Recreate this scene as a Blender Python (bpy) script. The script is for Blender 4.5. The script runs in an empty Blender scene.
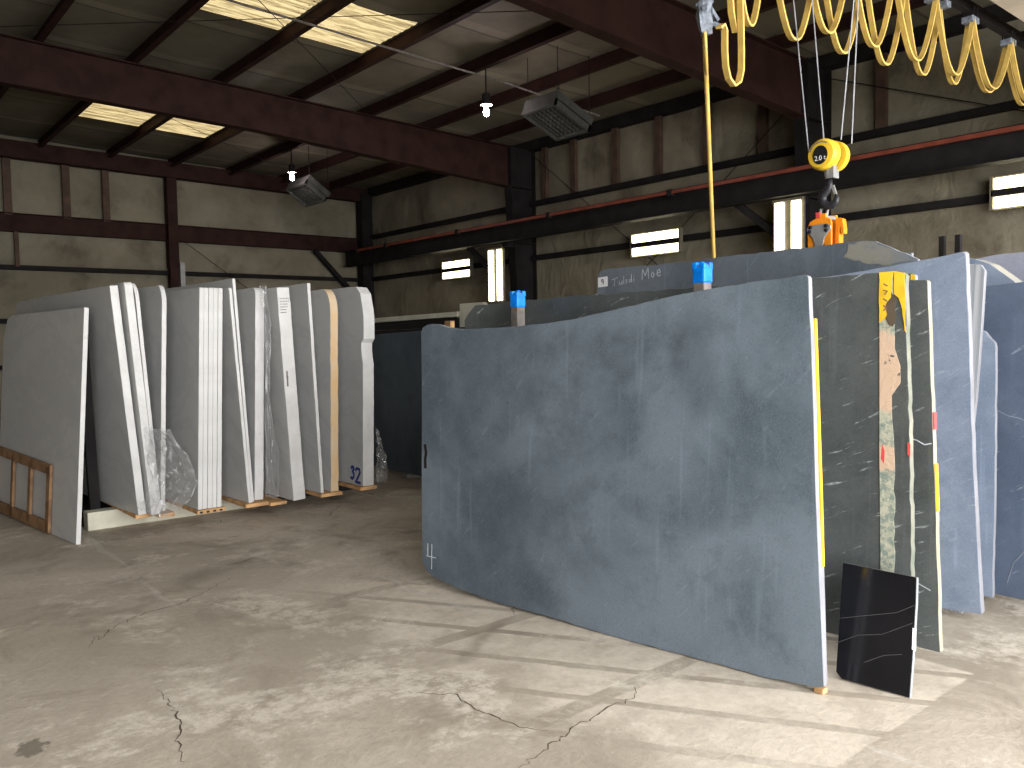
import bpy, bmesh, math, random
from mathutils import Vector, Matrix, noise
random.seed(7)
S = bpy.context.scene
COL = S.collection

# ------------------------------------------------------------------ camera
cam_d = bpy.data.cameras.new('camera')
cam_d.sensor_width = 36.0
cam_d.lens = 828.0 / 1024.0 * 36.0
cam_d.clip_end = 200
cam = bpy.data.objects.new('camera', cam_d)
COL.objects.link(cam)
cam.matrix_world = Matrix(((0.7628, 0.0468, -0.6449, 0.0),
                           (-0.6464, 0.0295, -0.7624, 0.0),
                           (-0.0166, 0.9985, 0.0527, 1.55),
                           (0, 0, 0, 1)))
S.camera = cam

# ------------------------------------------------------------------ world, daylight, exposure
W = bpy.data.worlds.new('daylight')
S.world = W
W.use_nodes = True
bg = W.node_tree.nodes['Background']
bg.inputs['Color'].default_value = (0.98, 0.985, 1.0, 1)
bg.inputs['Strength'].default_value = 12.5
S.view_settings.view_transform = 'Standard'
S.view_settings.look = 'None'
S.view_settings.gamma = 1
S.view_settings.use_curve_mapping = False
S.view_settings.exposure = 0.0
# the open truck door behind the camera: daylight comes in here (a portal guides the sky sampling)
DX0, DX1, DZ1, DY = -3.5, 10.5, 4.9, -3.5
pl = bpy.data.lights.new('door_portal', 'AREA')
pl.shape = 'RECTANGLE'; pl.size = DX1 - DX0; pl.size_y = DZ1
pl.cycles.is_portal = True
po = bpy.data.objects.new('door_portal', pl); COL.objects.link(po)
po.location = ((DX0 + DX1) / 2, DY, DZ1 / 2); po.rotation_euler = (math.radians(90), 0, 0)
S.cycles.max_bounces = 8
S.cycles.diffuse_bounces = 5
S.cycles.transparent_max_bounces = 12
S.cycles.caustics_reflective = False
S.cycles.caustics_refractive = False

# ------------------------------------------------------------------ materials
class NT:
    """small helper for node trees"""
    def __init__(s, name, rough=0.6, spec=0.4):
        s.m = bpy.data.materials.new(name); s.m.use_nodes = True
        s.t = s.m.node_tree; s.n = s.t.nodes
        s.b = s.n['Principled BSDF']
        s.b.inputs['Roughness'].default_value = rough
        s.b.inputs['Specular IOR Level'].default_value = spec
        s.co = s.n.new('ShaderNodeTexCoord').outputs['Object']
    def link(s, a, b): s.t.links.new(a, b)
    def put(s, inp, v):
        if hasattr(v, 'is_output') or isinstance(v, bpy.types.NodeSocket): s.link(v, inp)
        else: inp.default_value = v
    def scale(s, v, co=None, loc=(0, 0, 0), rot=(0, 0, 0)):
        n = s.n.new('ShaderNodeMapping'); s.link(co or s.co, n.inputs['Vector'])
        n.inputs['Scale'].default_value = v; n.inputs['Location'].default_value = loc; n.inputs['Rotation'].default_value = rot
        return n.outputs['Vector']
    def noise(s, sc, det=4, rough=0.55, co=None, dist=0.0):
        n = s.n.new('ShaderNodeTexNoise'); s.link(co or s.co, n.inputs['Vector'])
        n.inputs['Scale'].default_value = sc; n.inputs['Detail'].default_value = det
        n.inputs['Roughness'].default_value = rough; n.inputs['Distortion'].default_value = dist
        return n.outputs['Fac']
    def ramp(s, f, lo, hi, a=0.0, b=1.0):
        n = s.n.new('ShaderNodeMapRange'); s.link(f, n.inputs['Value'])
        n.interpolation_type = 'SMOOTHSTEP'
        for k, v in (('From Min', lo), ('From Max', hi), ('To Min', a), ('To Max', b)): n.inputs[k].default_value = v
        return n.outputs['Result']
    def math(s, op, a, b=None, c=None):
        n = s.n.new('ShaderNodeMath'); n.operation = op
        for i, v in enumerate((a, b, c)):
            if v is not None: s.put(n.inputs[i], v)
        return n.outputs[0]
    def mix(s, f, a, b, mode='MIX'):
        n = s.n.new('ShaderNodeMix'); n.data_type = 'RGBA'; n.blend_type = mode
        s.put(n.inputs[0], f)
        for i, v in ((6, a), (7, b)):
            s.put(n.inputs[i], (*v, 1) if isinstance(v, tuple) else v)
        return n.outputs[2]
    def color(s, v): s.put(s.b.inputs['Base Color'], (*v, 1) if isinstance(v, tuple) else v)
    def bump(s, h, strength=0.3, dist=0.02):
        n = s.n.new('ShaderNodeBump'); n.inputs['Strength'].default_value = strength; n.inputs['Distance'].default_value = dist
        s.link(h, n.inputs['Height']); s.link(n.outputs[0], s.b.inputs['Normal'])
    def xyz(s, co=None):
        n = s.n.new('ShaderNodeSeparateXYZ'); s.link(co or s.co, n.inputs[0]); return n.outputs
    def vor(s, sc, co=None, feat='DISTANCE_TO_EDGE'):
        n = s.n.new('ShaderNodeTexVoronoi'); n.feature = feat
        s.link(co or s.co, n.inputs['Vector']); n.inputs['Scale'].default_value = sc
        return n.outputs['Distance']
    def warp(s, amt, sc, co=None):
        n = s.n.new('ShaderNodeTexNoise'); s.link(co or s.co, n.inputs['Vector']); n.inputs['Scale'].default_value = sc
        n.inputs['Detail'].default_value = 3
        v = s.n.new('ShaderNodeVectorMath'); v.operation = 'MULTIPLY_ADD'
        s.link(n.outputs['Color'], v.inputs[0]); v.inputs[1].default_value = (amt,) * 3; s.link(co or s.co, v.inputs[2])
        return v.outputs[0]

def flat(name, c, rough=0.6, metal=0.0, var=0.15, sc=6.0, spec=0.3):
    t = NT(name, rough, spec)
    d = tuple(max(0, x * (1 - var)) for x in c); e = tuple(min(1, x * (1 + var)) for x in c)
    t.color(t.mix(t.ramp(t.noise(sc, 4), 0.3, 0.7), d, e))
    t.b.inputs['Metallic'].default_value = metal
    return t.m

def emit(name, c, strength, base=(0.8, 0.8, 0.8)):
    t = NT(name, 0.5); t.color(base)
    t.b.inputs['Emission Color'].default_value = (*c, 1); t.b.inputs['Emission Strength'].default_value = strength
    return t.m

def mat_floor():
    t = NT('worn_concrete', 0.75, 0.3)
    big = t.noise(0.45, 5, 0.6, dist=0.6); mid = t.noise(1.7, 6, 0.65, dist=0.8); fine = t.noise(28, 3, 0.7)
    c = t.mix(t.ramp(big, 0.35, 0.68), (0.39, 0.335, 0.26), (0.58, 0.51, 0.415))
    c = t.mix(t.ramp(mid, 0.46, 0.70, 0, 0.75), c, (0.27, 0.225, 0.17))
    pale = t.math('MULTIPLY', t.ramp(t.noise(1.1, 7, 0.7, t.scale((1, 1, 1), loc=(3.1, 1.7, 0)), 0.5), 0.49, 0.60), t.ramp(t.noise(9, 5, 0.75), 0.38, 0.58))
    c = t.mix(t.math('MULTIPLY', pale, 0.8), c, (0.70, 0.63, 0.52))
    # pale area split by darker diagonal stripes and cross bands, broken up by noise
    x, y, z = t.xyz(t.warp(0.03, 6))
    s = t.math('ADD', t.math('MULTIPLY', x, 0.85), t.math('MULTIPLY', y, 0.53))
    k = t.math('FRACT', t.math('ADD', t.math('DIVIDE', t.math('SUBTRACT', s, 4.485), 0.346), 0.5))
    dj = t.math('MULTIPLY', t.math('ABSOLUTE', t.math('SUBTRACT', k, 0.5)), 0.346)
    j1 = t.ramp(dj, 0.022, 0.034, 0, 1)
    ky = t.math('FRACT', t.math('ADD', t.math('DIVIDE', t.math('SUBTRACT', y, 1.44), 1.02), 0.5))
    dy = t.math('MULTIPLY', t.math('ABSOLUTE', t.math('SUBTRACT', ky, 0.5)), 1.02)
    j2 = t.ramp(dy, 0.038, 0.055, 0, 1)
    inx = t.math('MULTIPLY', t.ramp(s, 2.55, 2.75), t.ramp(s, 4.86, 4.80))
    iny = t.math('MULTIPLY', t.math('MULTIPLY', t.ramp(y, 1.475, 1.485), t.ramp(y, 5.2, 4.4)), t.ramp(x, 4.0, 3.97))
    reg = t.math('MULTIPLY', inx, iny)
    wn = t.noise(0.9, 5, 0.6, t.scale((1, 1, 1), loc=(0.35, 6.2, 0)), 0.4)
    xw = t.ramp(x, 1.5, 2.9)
    patchy = t.ramp(t.math('ADD', t.math('MULTIPLY', wn, 0.7), t.math('MULTIPLY', xw, 0.42)), 0.53, 0.72)
    reg = t.math('MULTIPLY', t.math('MULTIPLY', reg, patchy), t.math('MULTIPLY', j1, j2))
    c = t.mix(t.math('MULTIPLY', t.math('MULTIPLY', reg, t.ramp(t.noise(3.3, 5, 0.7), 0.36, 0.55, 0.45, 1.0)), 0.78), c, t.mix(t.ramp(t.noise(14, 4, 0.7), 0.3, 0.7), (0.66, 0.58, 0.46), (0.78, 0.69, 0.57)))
    # cracks
    w = t.warp(0.10, 7.0, t.warp(0.55, 1.3))
    cr = t.vor(0.40, t.scale((1, 1, 0.0), w, loc=(0.4, 0.2, 0)))
    cm = t.math('MULTIPLY', t.ramp(cr, 0.0005, 0.003, 1, 0), t.ramp(t.noise(1.1, 3), 0.58, 0.64))
    halo = t.math('MULTIPLY', t.ramp(cr, 0.0, 0.03, 0.5, 0), t.ramp(t.noise(1.3, 3), 0.50, 0.62))
    c = t.mix(halo, c, (0.19, 0.155, 0.115))
    c = t.mix(t.math('MULTIPLY', cm, 0.7), c, (0.07, 0.055, 0.045))
    ox = t.math('POWER', t.math('MULTIPLY', t.math('SUBTRACT', x, 0.60), 12), 2); oy = t.math('POWER', t.math('MULTIPLY', t.math('SUBTRACT', y, 3.63), 9), 2)
    oil = t.ramp(t.math('ADD', t.math('SQRT', t.math('ADD', ox, oy)), t.math('MULTIPLY', t.noise(22, 3), 1.2)), 1.1, 1.35, 0.7, 0)
    c = t.mix(oil, c, (0.09, 0.075, 0.055))
    # scratches and specks
    sc = t.ramp(t.noise(5, 2, 0.5, t.scale((1, 0.06, 1), t.warp(0.25, 1.3), rot=(0, 0, 0.7))), 0.70, 0.74)
    c = t.mix(t.math('MULTIPLY', sc, 0.35), c, (0.66, 0.62, 0.55))
    c = t.mix(t.ramp(fine, 0.3, 0.75, 0, 0.32), c, (0.27, 0.23, 0.18))
    t.color(c)
    t.bump(t.math('SUBTRACT', t.math('ADD', fine, t.math('MULTIPLY', mid, 2.0)), t.math('MULTIPLY', cm, 3)), 0.25, 0.01)
    t.put(t.b.inputs['Roughness'], t.ramp(mid, 0.3, 0.7, 0.62, 0.85))
    return t.m

def mat_insul(name, a, b, stain, bs=0.3, seams=False):
    t = NT(name, 0.7, 0.3)
    w = t.warp(0.7, 0.9)
    c = t.mix(t.ramp(t.noise(0.8, 5, 0.6), 0.3, 0.7), a, b)
    c = t.mix(t.ramp(t.noise(1.0, 5, 0.62, w), 0.48, 0.76, 0, 0.75), c, stain)
    if seams:   # taped laps of the liner across each bay
        x, y, z = t.xyz(t.warp(0.05, 1.5))
        k = t.math('MULTIPLY', t.math('FLOOR', t.math('DIVIDE', t.math('SUBTRACT', x, 3.02), 1.495)), 0.37)
        yy = t.math('FRACT', t.math('DIVIDE', t.math('ADD', y, k), 1.9))
        c = t.mix(t.math('MULTIPLY', t.ramp(yy, 0.0, 0.004), t.ramp(yy, 0.13, 0.11, 0, 0.30)), c, tuple(min(1, q * 1.7) for q in b))
        c = t.mix(t.math('MULTIPLY', t.ramp(yy, 0.125, 0.13), t.ramp(yy, 0.16, 0.14, 0, 0.6)), c, (0.05, 0.045, 0.035))
    wr = t.noise(1.1, 3, 0.5, t.scale((1, 1, 0.5), w), 1.8)
    t.color(c); t.bump(t.math('ADD', wr, t.math('MULTIPLY', t.noise(7, 3, 0.6, w, 1.0), 0.25)), bs, 0.12)
    return t.m

def mat_stone(name, a, b, dark, vein=(0.6, 0.63, 0.66), veins=0.0, rough=0.55, vrot=0.5, mott=1.1, spec=0.4, vsc=1.0, stain=None):
    """honed soapstone: cloudy mottling, fine dust scratches, thin pale veins"""
    t = NT(name, rough, spec)
    m0 = t.noise(mott * 0.75, 4, 0.6, t.scale((1, 1, 1), loc=(2.2, 5.1, 1.3)), 0.9); m1 = t.noise(mott * 1.6, 6, 0.62, dist=0.6); m2 = t.noise(mott * 4.5, 6, 0.7); f = t.noise(150, 3, 0.7)
    c = t.mix(t.ramp(t.math('ADD', t.math('MULTIPLY', m0, 0.6), t.math('MULTIPLY', m1, 0.4)), 0.38, 0.62), a, b)
    c = t.mix(t.ramp(m2, 0.48, 0.74, 0, 0.5), c, dark)
    c = t.mix(t.ramp(t.noise(mott * 1.1, 5, 0.65, t.scale((1, 1, 1), loc=(9, 2, 4)), 0.5), 0.55, 0.75, 0, 0.45), c, tuple(x * .75 for x in dark))
    c = t.mix(t.ramp(f, 0.48, 0.72, 0, 0.30), c, tuple(min(1, x * 1.6) for x in b))
    c = t.mix(t.ramp(t.noise(85, 4, 0.75, t.scale((1, 1, 1), loc=(3, 3, 3))), 0.50, 0.72, 0, 0.30), c, tuple(x * .55 for x in dark))
    sv = t.scale((vsc, vsc, vsc), t.warp(0.35, 1.2), rot=(vrot, 0, 0))
    sm = t.noise(22, 2, 0.5, t.scale((1, 1, 0.05)))
    c = t.mix(t.ramp(sm, 0.60, 0.75, 0, 0.12), c, tuple(min(1, x * 2.2) for x in b))
    if veins:
        st = t.noise(5.2 * vsc, 3, 0.55, t.scale((1, 1.0, 11.0), t.scale((1, 1, 1), t.warp(0.10, 2.5), rot=(vrot, 0, 0))), 0.2)
        v = t.math('MULTIPLY', t.ramp(st, 0.63, 0.70), t.ramp(t.noise(26, 3, 0.7), 0.35, 0.6))
        c = t.mix(t.math('MULTIPLY', v, veins), c, vein)
    if stain:
        x, y, z = t.xyz(t.warp(0.25, 2.2))
        for (cy, cz, ry, rz, k) in stain:
            d = t.math('ADD', t.math('POWER', t.math('DIVIDE', t.math('SUBTRACT', y, cy + .12), ry), 2), t.math('POWER', t.math('DIVIDE', t.math('SUBTRACT', z, cz + .12), rz), 2))
            c = t.mix(t.ramp(d, 0.2, 1.2, k, 0), c, tuple(x_ * .62 for x_ in dark))
    t.color(c); t.bump(t.math('ADD', m2, t.math('MULTIPLY', f, 0.3)), 0.06, 0.01)
    t.put(t.b.inputs['Roughness'], t.ramp(m2, 0.3, 0.7, rough - 0.07, rough + 0.1))
    return t.m

def mat_marble():
    t = NT('white_marble_face', 0.4, 0.45)
    sv = t.warp(0.8, 0.9)
    v = t.math('ABSOLUTE', t.math('SUBTRACT', t.noise(1.1, 5, 0.6, t.scale((1, 0.5, 1.1), sv, rot=(0.6, 0, 0)), 0.6), 0.5))
    c = t.mix(t.ramp(v, 0.0, 0.05, 0.35, 0), (0.50, 0.50, 0.485), (0.36, 0.365, 0.375))
    c = t.mix(t.ramp(t.noise(0.9, 4), 0.4, 0.7, 0, 0.4), c, (0.43, 0.435, 0.44))
    t.color(c); return t.m

def mat_edge(name, a, b, dark, dsc=9, amt=0.35):
    """sawn stone edge with saw dust and chips"""
    t = NT(name, 0.8, 0.25)
    c = t.mix(t.ramp(t.noise(3.5, 4), 0.3, 0.7), a, b)
    c = t.mix(t.ramp(t.noise(dsc, 5, 0.7), 0.60, 0.78, 0, amt), c, dark)
    t.color(c); t.bump(t.noise(30, 4, 0.7), 0.35, 0.01); return t.m

def mat_band():
    """rough resin and backing left on the face: cream, peach and grey green patches"""
    t = NT('rough_backing', 0.85, 0.2)
    x, y, z = t.xyz()
    n = t.noise(5, 5, 0.65, dist=0.6)
    zz = t.math('ADD', z, t.math('MULTIPLY', n, 0.25))
    c = t.mix(t.ramp(t.noise(24, 4, 0.8), 0.4, 0.62), (0.48, 0.47, 0.36), (0.22, 0.27, 0.23))
    peach = t.math('MULTIPLY', t.ramp(zz, 1.22, 1.27), t.ramp(zz, 1.62, 1.58))
    peach2 = t.math('MULTIPLY', t.ramp(zz, 0.93, 0.95), t.ramp(zz, 1.06, 1.04))
    c = t.mix(t.math('MAXIMUM', peach, peach2), c, (0.62, 0.45, 0.32))
    c = t.mix(t.ramp(t.noise(7, 5, 0.7), 0.62, 0.66), c, (0.06, 0.07, 0.07))
    t.color(c); t.bump(t.noise(40, 4, 0.8), 0.6, 0.01); return t.m

def mat_skylight():
    t = NT('translucent_roof_panel', 0.5)
    n1 = t.noise(7, 4, 0.6, t.scale((0.25, 3.0, 1))); n2 = t.noise(30, 3, 0.7, t.scale((0.6, 3.0, 1)))
    st = t.ramp(n1, 0.40, 0.56, 0.45, 1.0)
    st = t.math('MULTIPLY', st, t.ramp(n2, 0.30, 0.55, 0.7, 1.0))
    t.color((0.75, 0.65, 0.4))
    t.link(t.mix(st, (0.50, 0.32, 0.10), (1.0, 0.80, 0.42)), t.b.inputs['Emission Color'])
    t.put(t.b.inputs['Emission Strength'], t.math('MULTIPLY', st, 1.0)); return t.m

def mat_plastic():
    m = bpy.data.materials.new('clear_plastic'); m.use_nodes = True
    n = m.node_tree.nodes; l = m.node_tree.links
    n.clear(); o = n.new('ShaderNodeOutputMaterial'); tr = n.new('ShaderNodeBsdfTransparent'); gl = n.new('ShaderNodeBsdfGlossy')
    df = n.new('ShaderNodeBsdfDiffuse'); df.inputs[0].default_value = (0.8, 0.8, 0.8, 1); gl.inputs['Roughness'].default_value = 0.12
    a = n.new('ShaderNodeMixShader'); b = n.new('ShaderNodeMixShader'); lw = n.new('ShaderNodeLayerWeight'); lw.inputs[0].default_value = 0.35
    a.inputs[0].default_value = 0.10; l.new(tr.outputs[0], a.inputs[1]); l.new(df.outputs[0], a.inputs[2])
    l.new(lw.outputs['Facing'], b.inputs[0]); l.new(a.outputs[0], b.inputs[1]); l.new(gl.outputs[0], b.inputs[2]); l.new(b.outputs[0], o.inputs[0])
    return m

M = {}
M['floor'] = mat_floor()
M['wall'] = mat_insul('wall_insulation', (0.19, 0.167, 0.115), (0.27, 0.242, 0.175), (0.075, 0.06, 0.04), 0.45)
M['roof'] = mat_insul('roof_insulation', (0.165, 0.148, 0.108), (0.225, 0.205, 0.155), (0.12, 0.107, 0.08), 0.12, True)
M['steel'] = flat('red_oxide_steel', (0.034, 0.0155, 0.0125), 0.7, 0, 0.25, 3, 0.12)
M['steel_dark'] = flat('dark_steel', (0.016, 0.014, 0.014), 0.7, 0, 0.25, 3, 0.12)
M['strip'] = flat('brown_strip', (0.085, 0.052, 0.036), 0.7, 0, 0.25, 4)
M['red'] = flat('red_conductor_cover', (0.20, 0.048, 0.028), 0.5, 0, 0.2, 4)
M['galv'] = flat('galvanised', (0.32, 0.32, 0.31), 0.45, 0.3)
M['cream'] = flat('cream_paint', (0.56, 0.54, 0.43), 0.6, 0, 0.12, 5)
M['crane'] = flat('cream_crane_paint', (0.60, 0.53, 0.44), 0.5, 0, 0.12, 3)
M['wood'] = flat('raw_timber', (0.50, 0.29, 0.13), 0.75, 0, 0.3, 9)
M['crate'] = flat('brown_timber', (0.23, 0.13, 0.065), 0.75, 0, 0.3, 9)
M['post'] = flat('weathered_post', (0.17, 0.15, 0.135), 0.8, 0, 0.3, 12)
M['tape'] = flat('blue_tape', (0.0, 0.20, 0.75), 0.4, 0, 0.25, 20)
M['yellow'] = flat('yellow_paint', (0.80, 0.50, 0.03), 0.5, 0, 0.15, 8)
M['yellow_cable'] = flat('yellow_cable_jacket', (0.62, 0.42, 0.11), 0.45, 0, 0.15, 8)
M['red_paint'] = flat('red_mark_paint', (0.65, 0.08, 0.08), 0.6)
M['blue_paint'] = flat('blue_mark_paint', (0.02, 0.05, 0.25), 0.6)
M['chalk'] = flat('chalk', (0.50, 0.53, 0.56), 0.9)
M['white'] = flat('white_label', (0.8, 0.8, 0.8), 0.6, 0, 0.05)
M['black'] = flat('black_rubber', (0.012, 0.012, 0.013), 0.5)
M['grey_plug'] = flat('grey_plug', (0.16, 0.18, 0.21), 0.6, 0, 0.4, 30)
M['orange'] = flat('orange_paint', (0.85, 0.27, 0.015), 0.4, 0, 0.12, 8)
M['hook'] = flat('forged_hook', (0.035, 0.035, 0.04), 0.4, 0.3)
M['block_yellow'] = flat('hook_block_yellow', (0.80, 0.52, 0.04), 0.4, 0, 0.1, 8)
M['wire'] = flat('steel_wire', (0.35, 0.36, 0.38), 0.4, 0.4)
M['marble'] = mat_marble()
M['marble_edge'] = mat_edge('marble_edge', (0.52, 0.51, 0.49), (0.63, 0.62, 0.60), (0.28, 0.26, 0.235), 22, 0.6)
M['marble_edge_tan'] = mat_edge('marble_edge_tan', (0.56, 0.45, 0.31), (0.58, 0.37, 0.17), (0.32, 0.23, 0.12), 14, 0.8)
M['slate'] = mat_stone('blue_grey_soapstone', (0.090, 0.110, 0.130), (0.165, 0.190, 0.218), (0.066, 0.082, 0.100), (0.40, 0.45, 0.50), 0.12, 0.5, 0.8, 0.95)
M['slate_front'] = mat_stone('stained_soapstone', (0.070, 0.092, 0.112), (0.142, 0.174, 0.206), (0.046, 0.062, 0.079), (0.40, 0.45, 0.50), 0.12, 0.5, 0.8, 0.95, stain=[(.66, 1.42, .15, .34, .30), (1.9, .5, .3, .25, .2)])
M['slate2'] = mat_stone('blue_soapstone', (0.17, 0.215, 0.29), (0.27, 0.32, 0.41), (0.13, 0.165, 0.23), (0.5, 0.55, 0.62), 0.35, 0.5, 0.5, 1.3)
M['navy'] = mat_stone('dark_blue_soapstone', (0.075, 0.10, 0.15), (0.11, 0.14, 0.20), (0.055, 0.075, 0.115), (0.45, 0.5, 0.56), 0.4, 0.45, 0.6, 1.2, 0.4, 0.7)
M['green'] = mat_stone('dark_green_soapstone', (0.066, 0.074, 0.073), (0.105, 0.115, 0.112), (0.044, 0.050, 0.050), (0.42, 0.46, 0.46), 0.8, 0.4, 0.42, 1.6)
M['charcoal'] = mat_stone('charcoal_stone', (0.055, 0.070, 0.082), (0.08, 0.098, 0.112), (0.04, 0.05, 0.06), rough=0.6)
M['polished'] = mat_stone('polished_black_stone', (0.006, 0.006, 0.008), (0.010, 0.010, 0.012), (0.004, 0.004, 0.005), (0.22, 0.22, 0.22), 0.0, 0.12, -0.35, 1.2, 0.5)
M['purple'] = mat_stone('grey_purple_stone', (0.24, 0.25, 0.31), (0.33, 0.34, 0.41), (0.18, 0.19, 0.23), (0.6, 0.6, 0.65), 0.3)
t = NT('saw_lined_stone', 0.75, 0.25)
t.color(t.mix(t.ramp(t.noise(1.0, 3, 0.6, t.scale((1, 130, 0.8))), 0.38, 0.62), (0.24, 0.26, 0.28), (0.42, 0.43, 0.44))); M['saw'] = t.m
M['stone_edge'] = mat_edge('pale_stone_edge', (0.21, 0.21, 0.225), (0.29, 0.29, 0.31), (0.13, 0.13, 0.145))
M['dark_edge'] = mat_edge('grey_stone_edge', (0.20, 0.22, 0.23), (0.30, 0.31, 0.31), (0.12, 0.13, 0.13))
M['cream_edge'] = mat_edge('cream_stone_edge', (0.30, 0.265, 0.18), (0.38, 0.35, 0.27), (0.20, 0.18, 0.14))
M['green_edge'] = mat_edge('green_stone_edge', (0.12, 0.135, 0.11), (0.26, 0.25, 0.195), (0.05, 0.065, 0.06), 12, 0.95)
M['chip'] = mat_edge('chipped_stone', (0.40, 0.38, 0.31), (0.30, 0.32, 0.33), (0.20, 0.23, 0.26), 10, 0.8)
M['chip_face'] = mat_edge('chipped_face', (0.25, 0.24, 0.20), (0.19, 0.205, 0.215), (0.14, 0.16, 0.18), 8, 0.9)
M['band'] = mat_band()
M['skylight'] = mat_skylight()
M['plastic'] = mat_plastic()
M['tube'] = emit('lit_fixture_lens', (1.0, 0.90, 0.58), 7.0)
M['bulb'] = emit('lit_bulb', (1.0, 0.84, 0.86), 240.0)
M['vein'] = flat('dull_vein', (0.24, 0.27, 0.32), 0.6)
M['faint'] = flat('faint_grey', (0.075, 0.075, 0.075), 0.5)
M['crack'] = flat('crack_dirt', (0.10, 0.075, 0.05), 0.9)
M['housing'] = flat('fixture_housing', (0.16, 0.14, 0.10), 0.5)
M['louvre'] = flat('heater_grey', (0.065, 0.066, 0.06), 0.45, 0.2, 0.2, 12)

# ------------------------------------------------------------------ mesh helpers
class MB:
    def __init__(s): s.bm = bmesh.new(); s.mi = 0
    def face(s, vs, mi=None):
        try: f = s.bm.faces.new(vs); f.material_index = s.mi if mi is None else mi; return f
        except ValueError: return None
    def box(s, a, b, mi=None):
        x0, y0, z0 = a; x1, y1, z1 = b
        v = [s.bm.verts.new(p) for p in ((x0, y0, z0), (x1, y0, z0), (x1, y1, z0), (x0, y1, z0), (x0, y0, z1), (x1, y0, z1), (x1, y1, z1), (x0, y1, z1))]
        for q in ((0, 3, 2, 1), (4, 5, 6, 7), (0, 1, 5, 4), (1, 2, 6, 5), (2, 3, 7, 6), (3, 0, 4, 7)): s.face([v[i] for i in q], mi)
        return s
    def hexa(s, pts, mi=None):
        v = [s.bm.verts.new(p) for p in pts]
        for q in ((0, 3, 2, 1), (4, 5, 6, 7), (0, 1, 5, 4), (1, 2, 6, 5), (2, 3, 7, 6), (3, 0, 4, 7)): s.face([v[i] for i in q], mi)
        return s
    def prism(s, outline, f, t, mi_face=0, mi_side=None):
        """outline of (u,v), f(u,w,v)->point, thickness t"""
        a = [s.bm.verts.new(f(u, 0, v)) for u, v in outline]; b = [s.bm.verts.new(f(u, t, v)) for u, v in outline]
        s.face(a, mi_face); s.face(b[::-1], mi_face)
        n = len(a)
        for i in range(n): s.face([a[i], b[i], b[(i + 1) % n], a[(i + 1) % n]], mi_face if mi_side is None else mi_side)
        return s
    def sweep(s, pts, prof, closed=False, mi=None, up=None, caps=True):
        """sweep a profile [(a,b)] along pts"""
        pts = [Vector(p) for p in pts]; rings = []
        ref = Vector(up) if up else None; n = len(pts)
        prev = None
        for i, p in enumerate(pts):
            if closed: d = (pts[(i + 1) % n] - pts[i - 1])
            else: d = pts[min(i + 1, n - 1)] - pts[max(i - 1, 0)]
            d.normalize()
            if ref: e1 = ref - d * ref.dot(d)
            elif prev: e1 = prev - d * prev.dot(d)
            else:
                k = Vector((0, 0, 1)) if abs(d.z) < 0.9 else Vector((1, 0, 0)); e1 = k - d * k.dot(d)
            e1.normalize(); prev = e1; e2 = d.cross(e1)
            rings.append([s.bm.verts.new(p + e1 * a + e2 * b) for a, b in prof])
        m = len(prof)
        for i in range(n if closed else n - 1):
            r0, r1 = rings[i], rings[(i + 1) % n]
            for j in range(m): s.face([r0[j], r0[(j + 1) % m], r1[(j + 1) % m], r1[j]], mi)
        if caps and not closed: s.face(rings[0][::-1], mi); s.face(rings[-1], mi)
        return s
    def tube(s, pts, r, seg=8, mi=None, closed=False):
        return s.sweep(pts, [(r * math.cos(2 * math.pi * k / seg), r * math.sin(2 * math.pi * k / seg)) for k in range(seg)], closed, mi)
    def bar(s, a, b, w, h, up=(0, 0, 1), mi=None):
        return s.sweep([a, b], [(-h / 2, -w / 2), (h / 2, -w / 2), (h / 2, w / 2), (-h / 2, w / 2)], mi=mi, up=up)
    def lathe(s, prof, c, axis='Z', seg=24, mi=None):
        rings = []
        for r, h in prof:
            ring = []
            for k in range(seg):
                a = 2 * math.pi * k / seg; x, y = r * math.cos(a), r * math.sin(a)
                p = {'Z': (x, y, h), 'X': (h, x, y), 'Y': (y, h, x)}[axis]
                ring.append(s.bm.verts.new(Vector(c) + Vector(p)))
            rings.append(ring)
        for r0, r1 in zip(rings, rings[1:]):
            for k in range(seg): s.face([r0[k], r0[(k + 1) % seg], r1[(k + 1) % seg], r1[k]], mi)
        s.face(rings[0][::-1], mi); s.face(rings[-1], mi)
        return s
    def build(s, name, mats, parent=None, loc=(0, 0, 0), bevel=0, smooth=False, kind=None):
        bmesh.ops.recalc_face_normals(s.bm, faces=s.bm.faces)
        if loc != (0, 0, 0):
            bmesh.ops.translate(s.bm, verts=s.bm.verts, vec=-Vector(loc))
        me = bpy.data.meshes.new(name); s.bm.to_mesh(me); s.bm.free()
        for m in (mats if isinstance(mats, (list, tuple)) else [mats]): me.materials.append(M[m])
        if smooth:
            for p in me.polygons: p.use_smooth = True
        o = bpy.data.objects.new(name, me); COL.objects.link(o)
        if parent: o.parent = parent
        else: o.location = loc
        if bevel:
            b = o.modifiers.new('edge', 'BEVEL'); b.width = bevel; b.segments = 2; b.limit_method = 'ANGLE'
        if kind: o['kind'] = kind
        return o

def part(mb, name, mats, parent, **k):
    """child mesh; points are given in world space"""
    top = parent
    while top.parent: top = top.parent
    L = top.location
    bmesh.ops.translate(mb.bm, verts=mb.bm.verts, vec=-Vector(L))
    return mb.build(name, mats, parent, **k)

def tag(o, label, cat, group=None):
    o['label'] = label; o['category'] = cat; o['kind'] = 'thing'
    if group: o['group'] = group
    return o

def thing(name, label, cat, loc, group=None):
    o = bpy.data.objects.new(name, None); COL.objects.link(o); o.location = loc; o.empty_display_size = 0.1
    return tag(o, label, cat, group)

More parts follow.
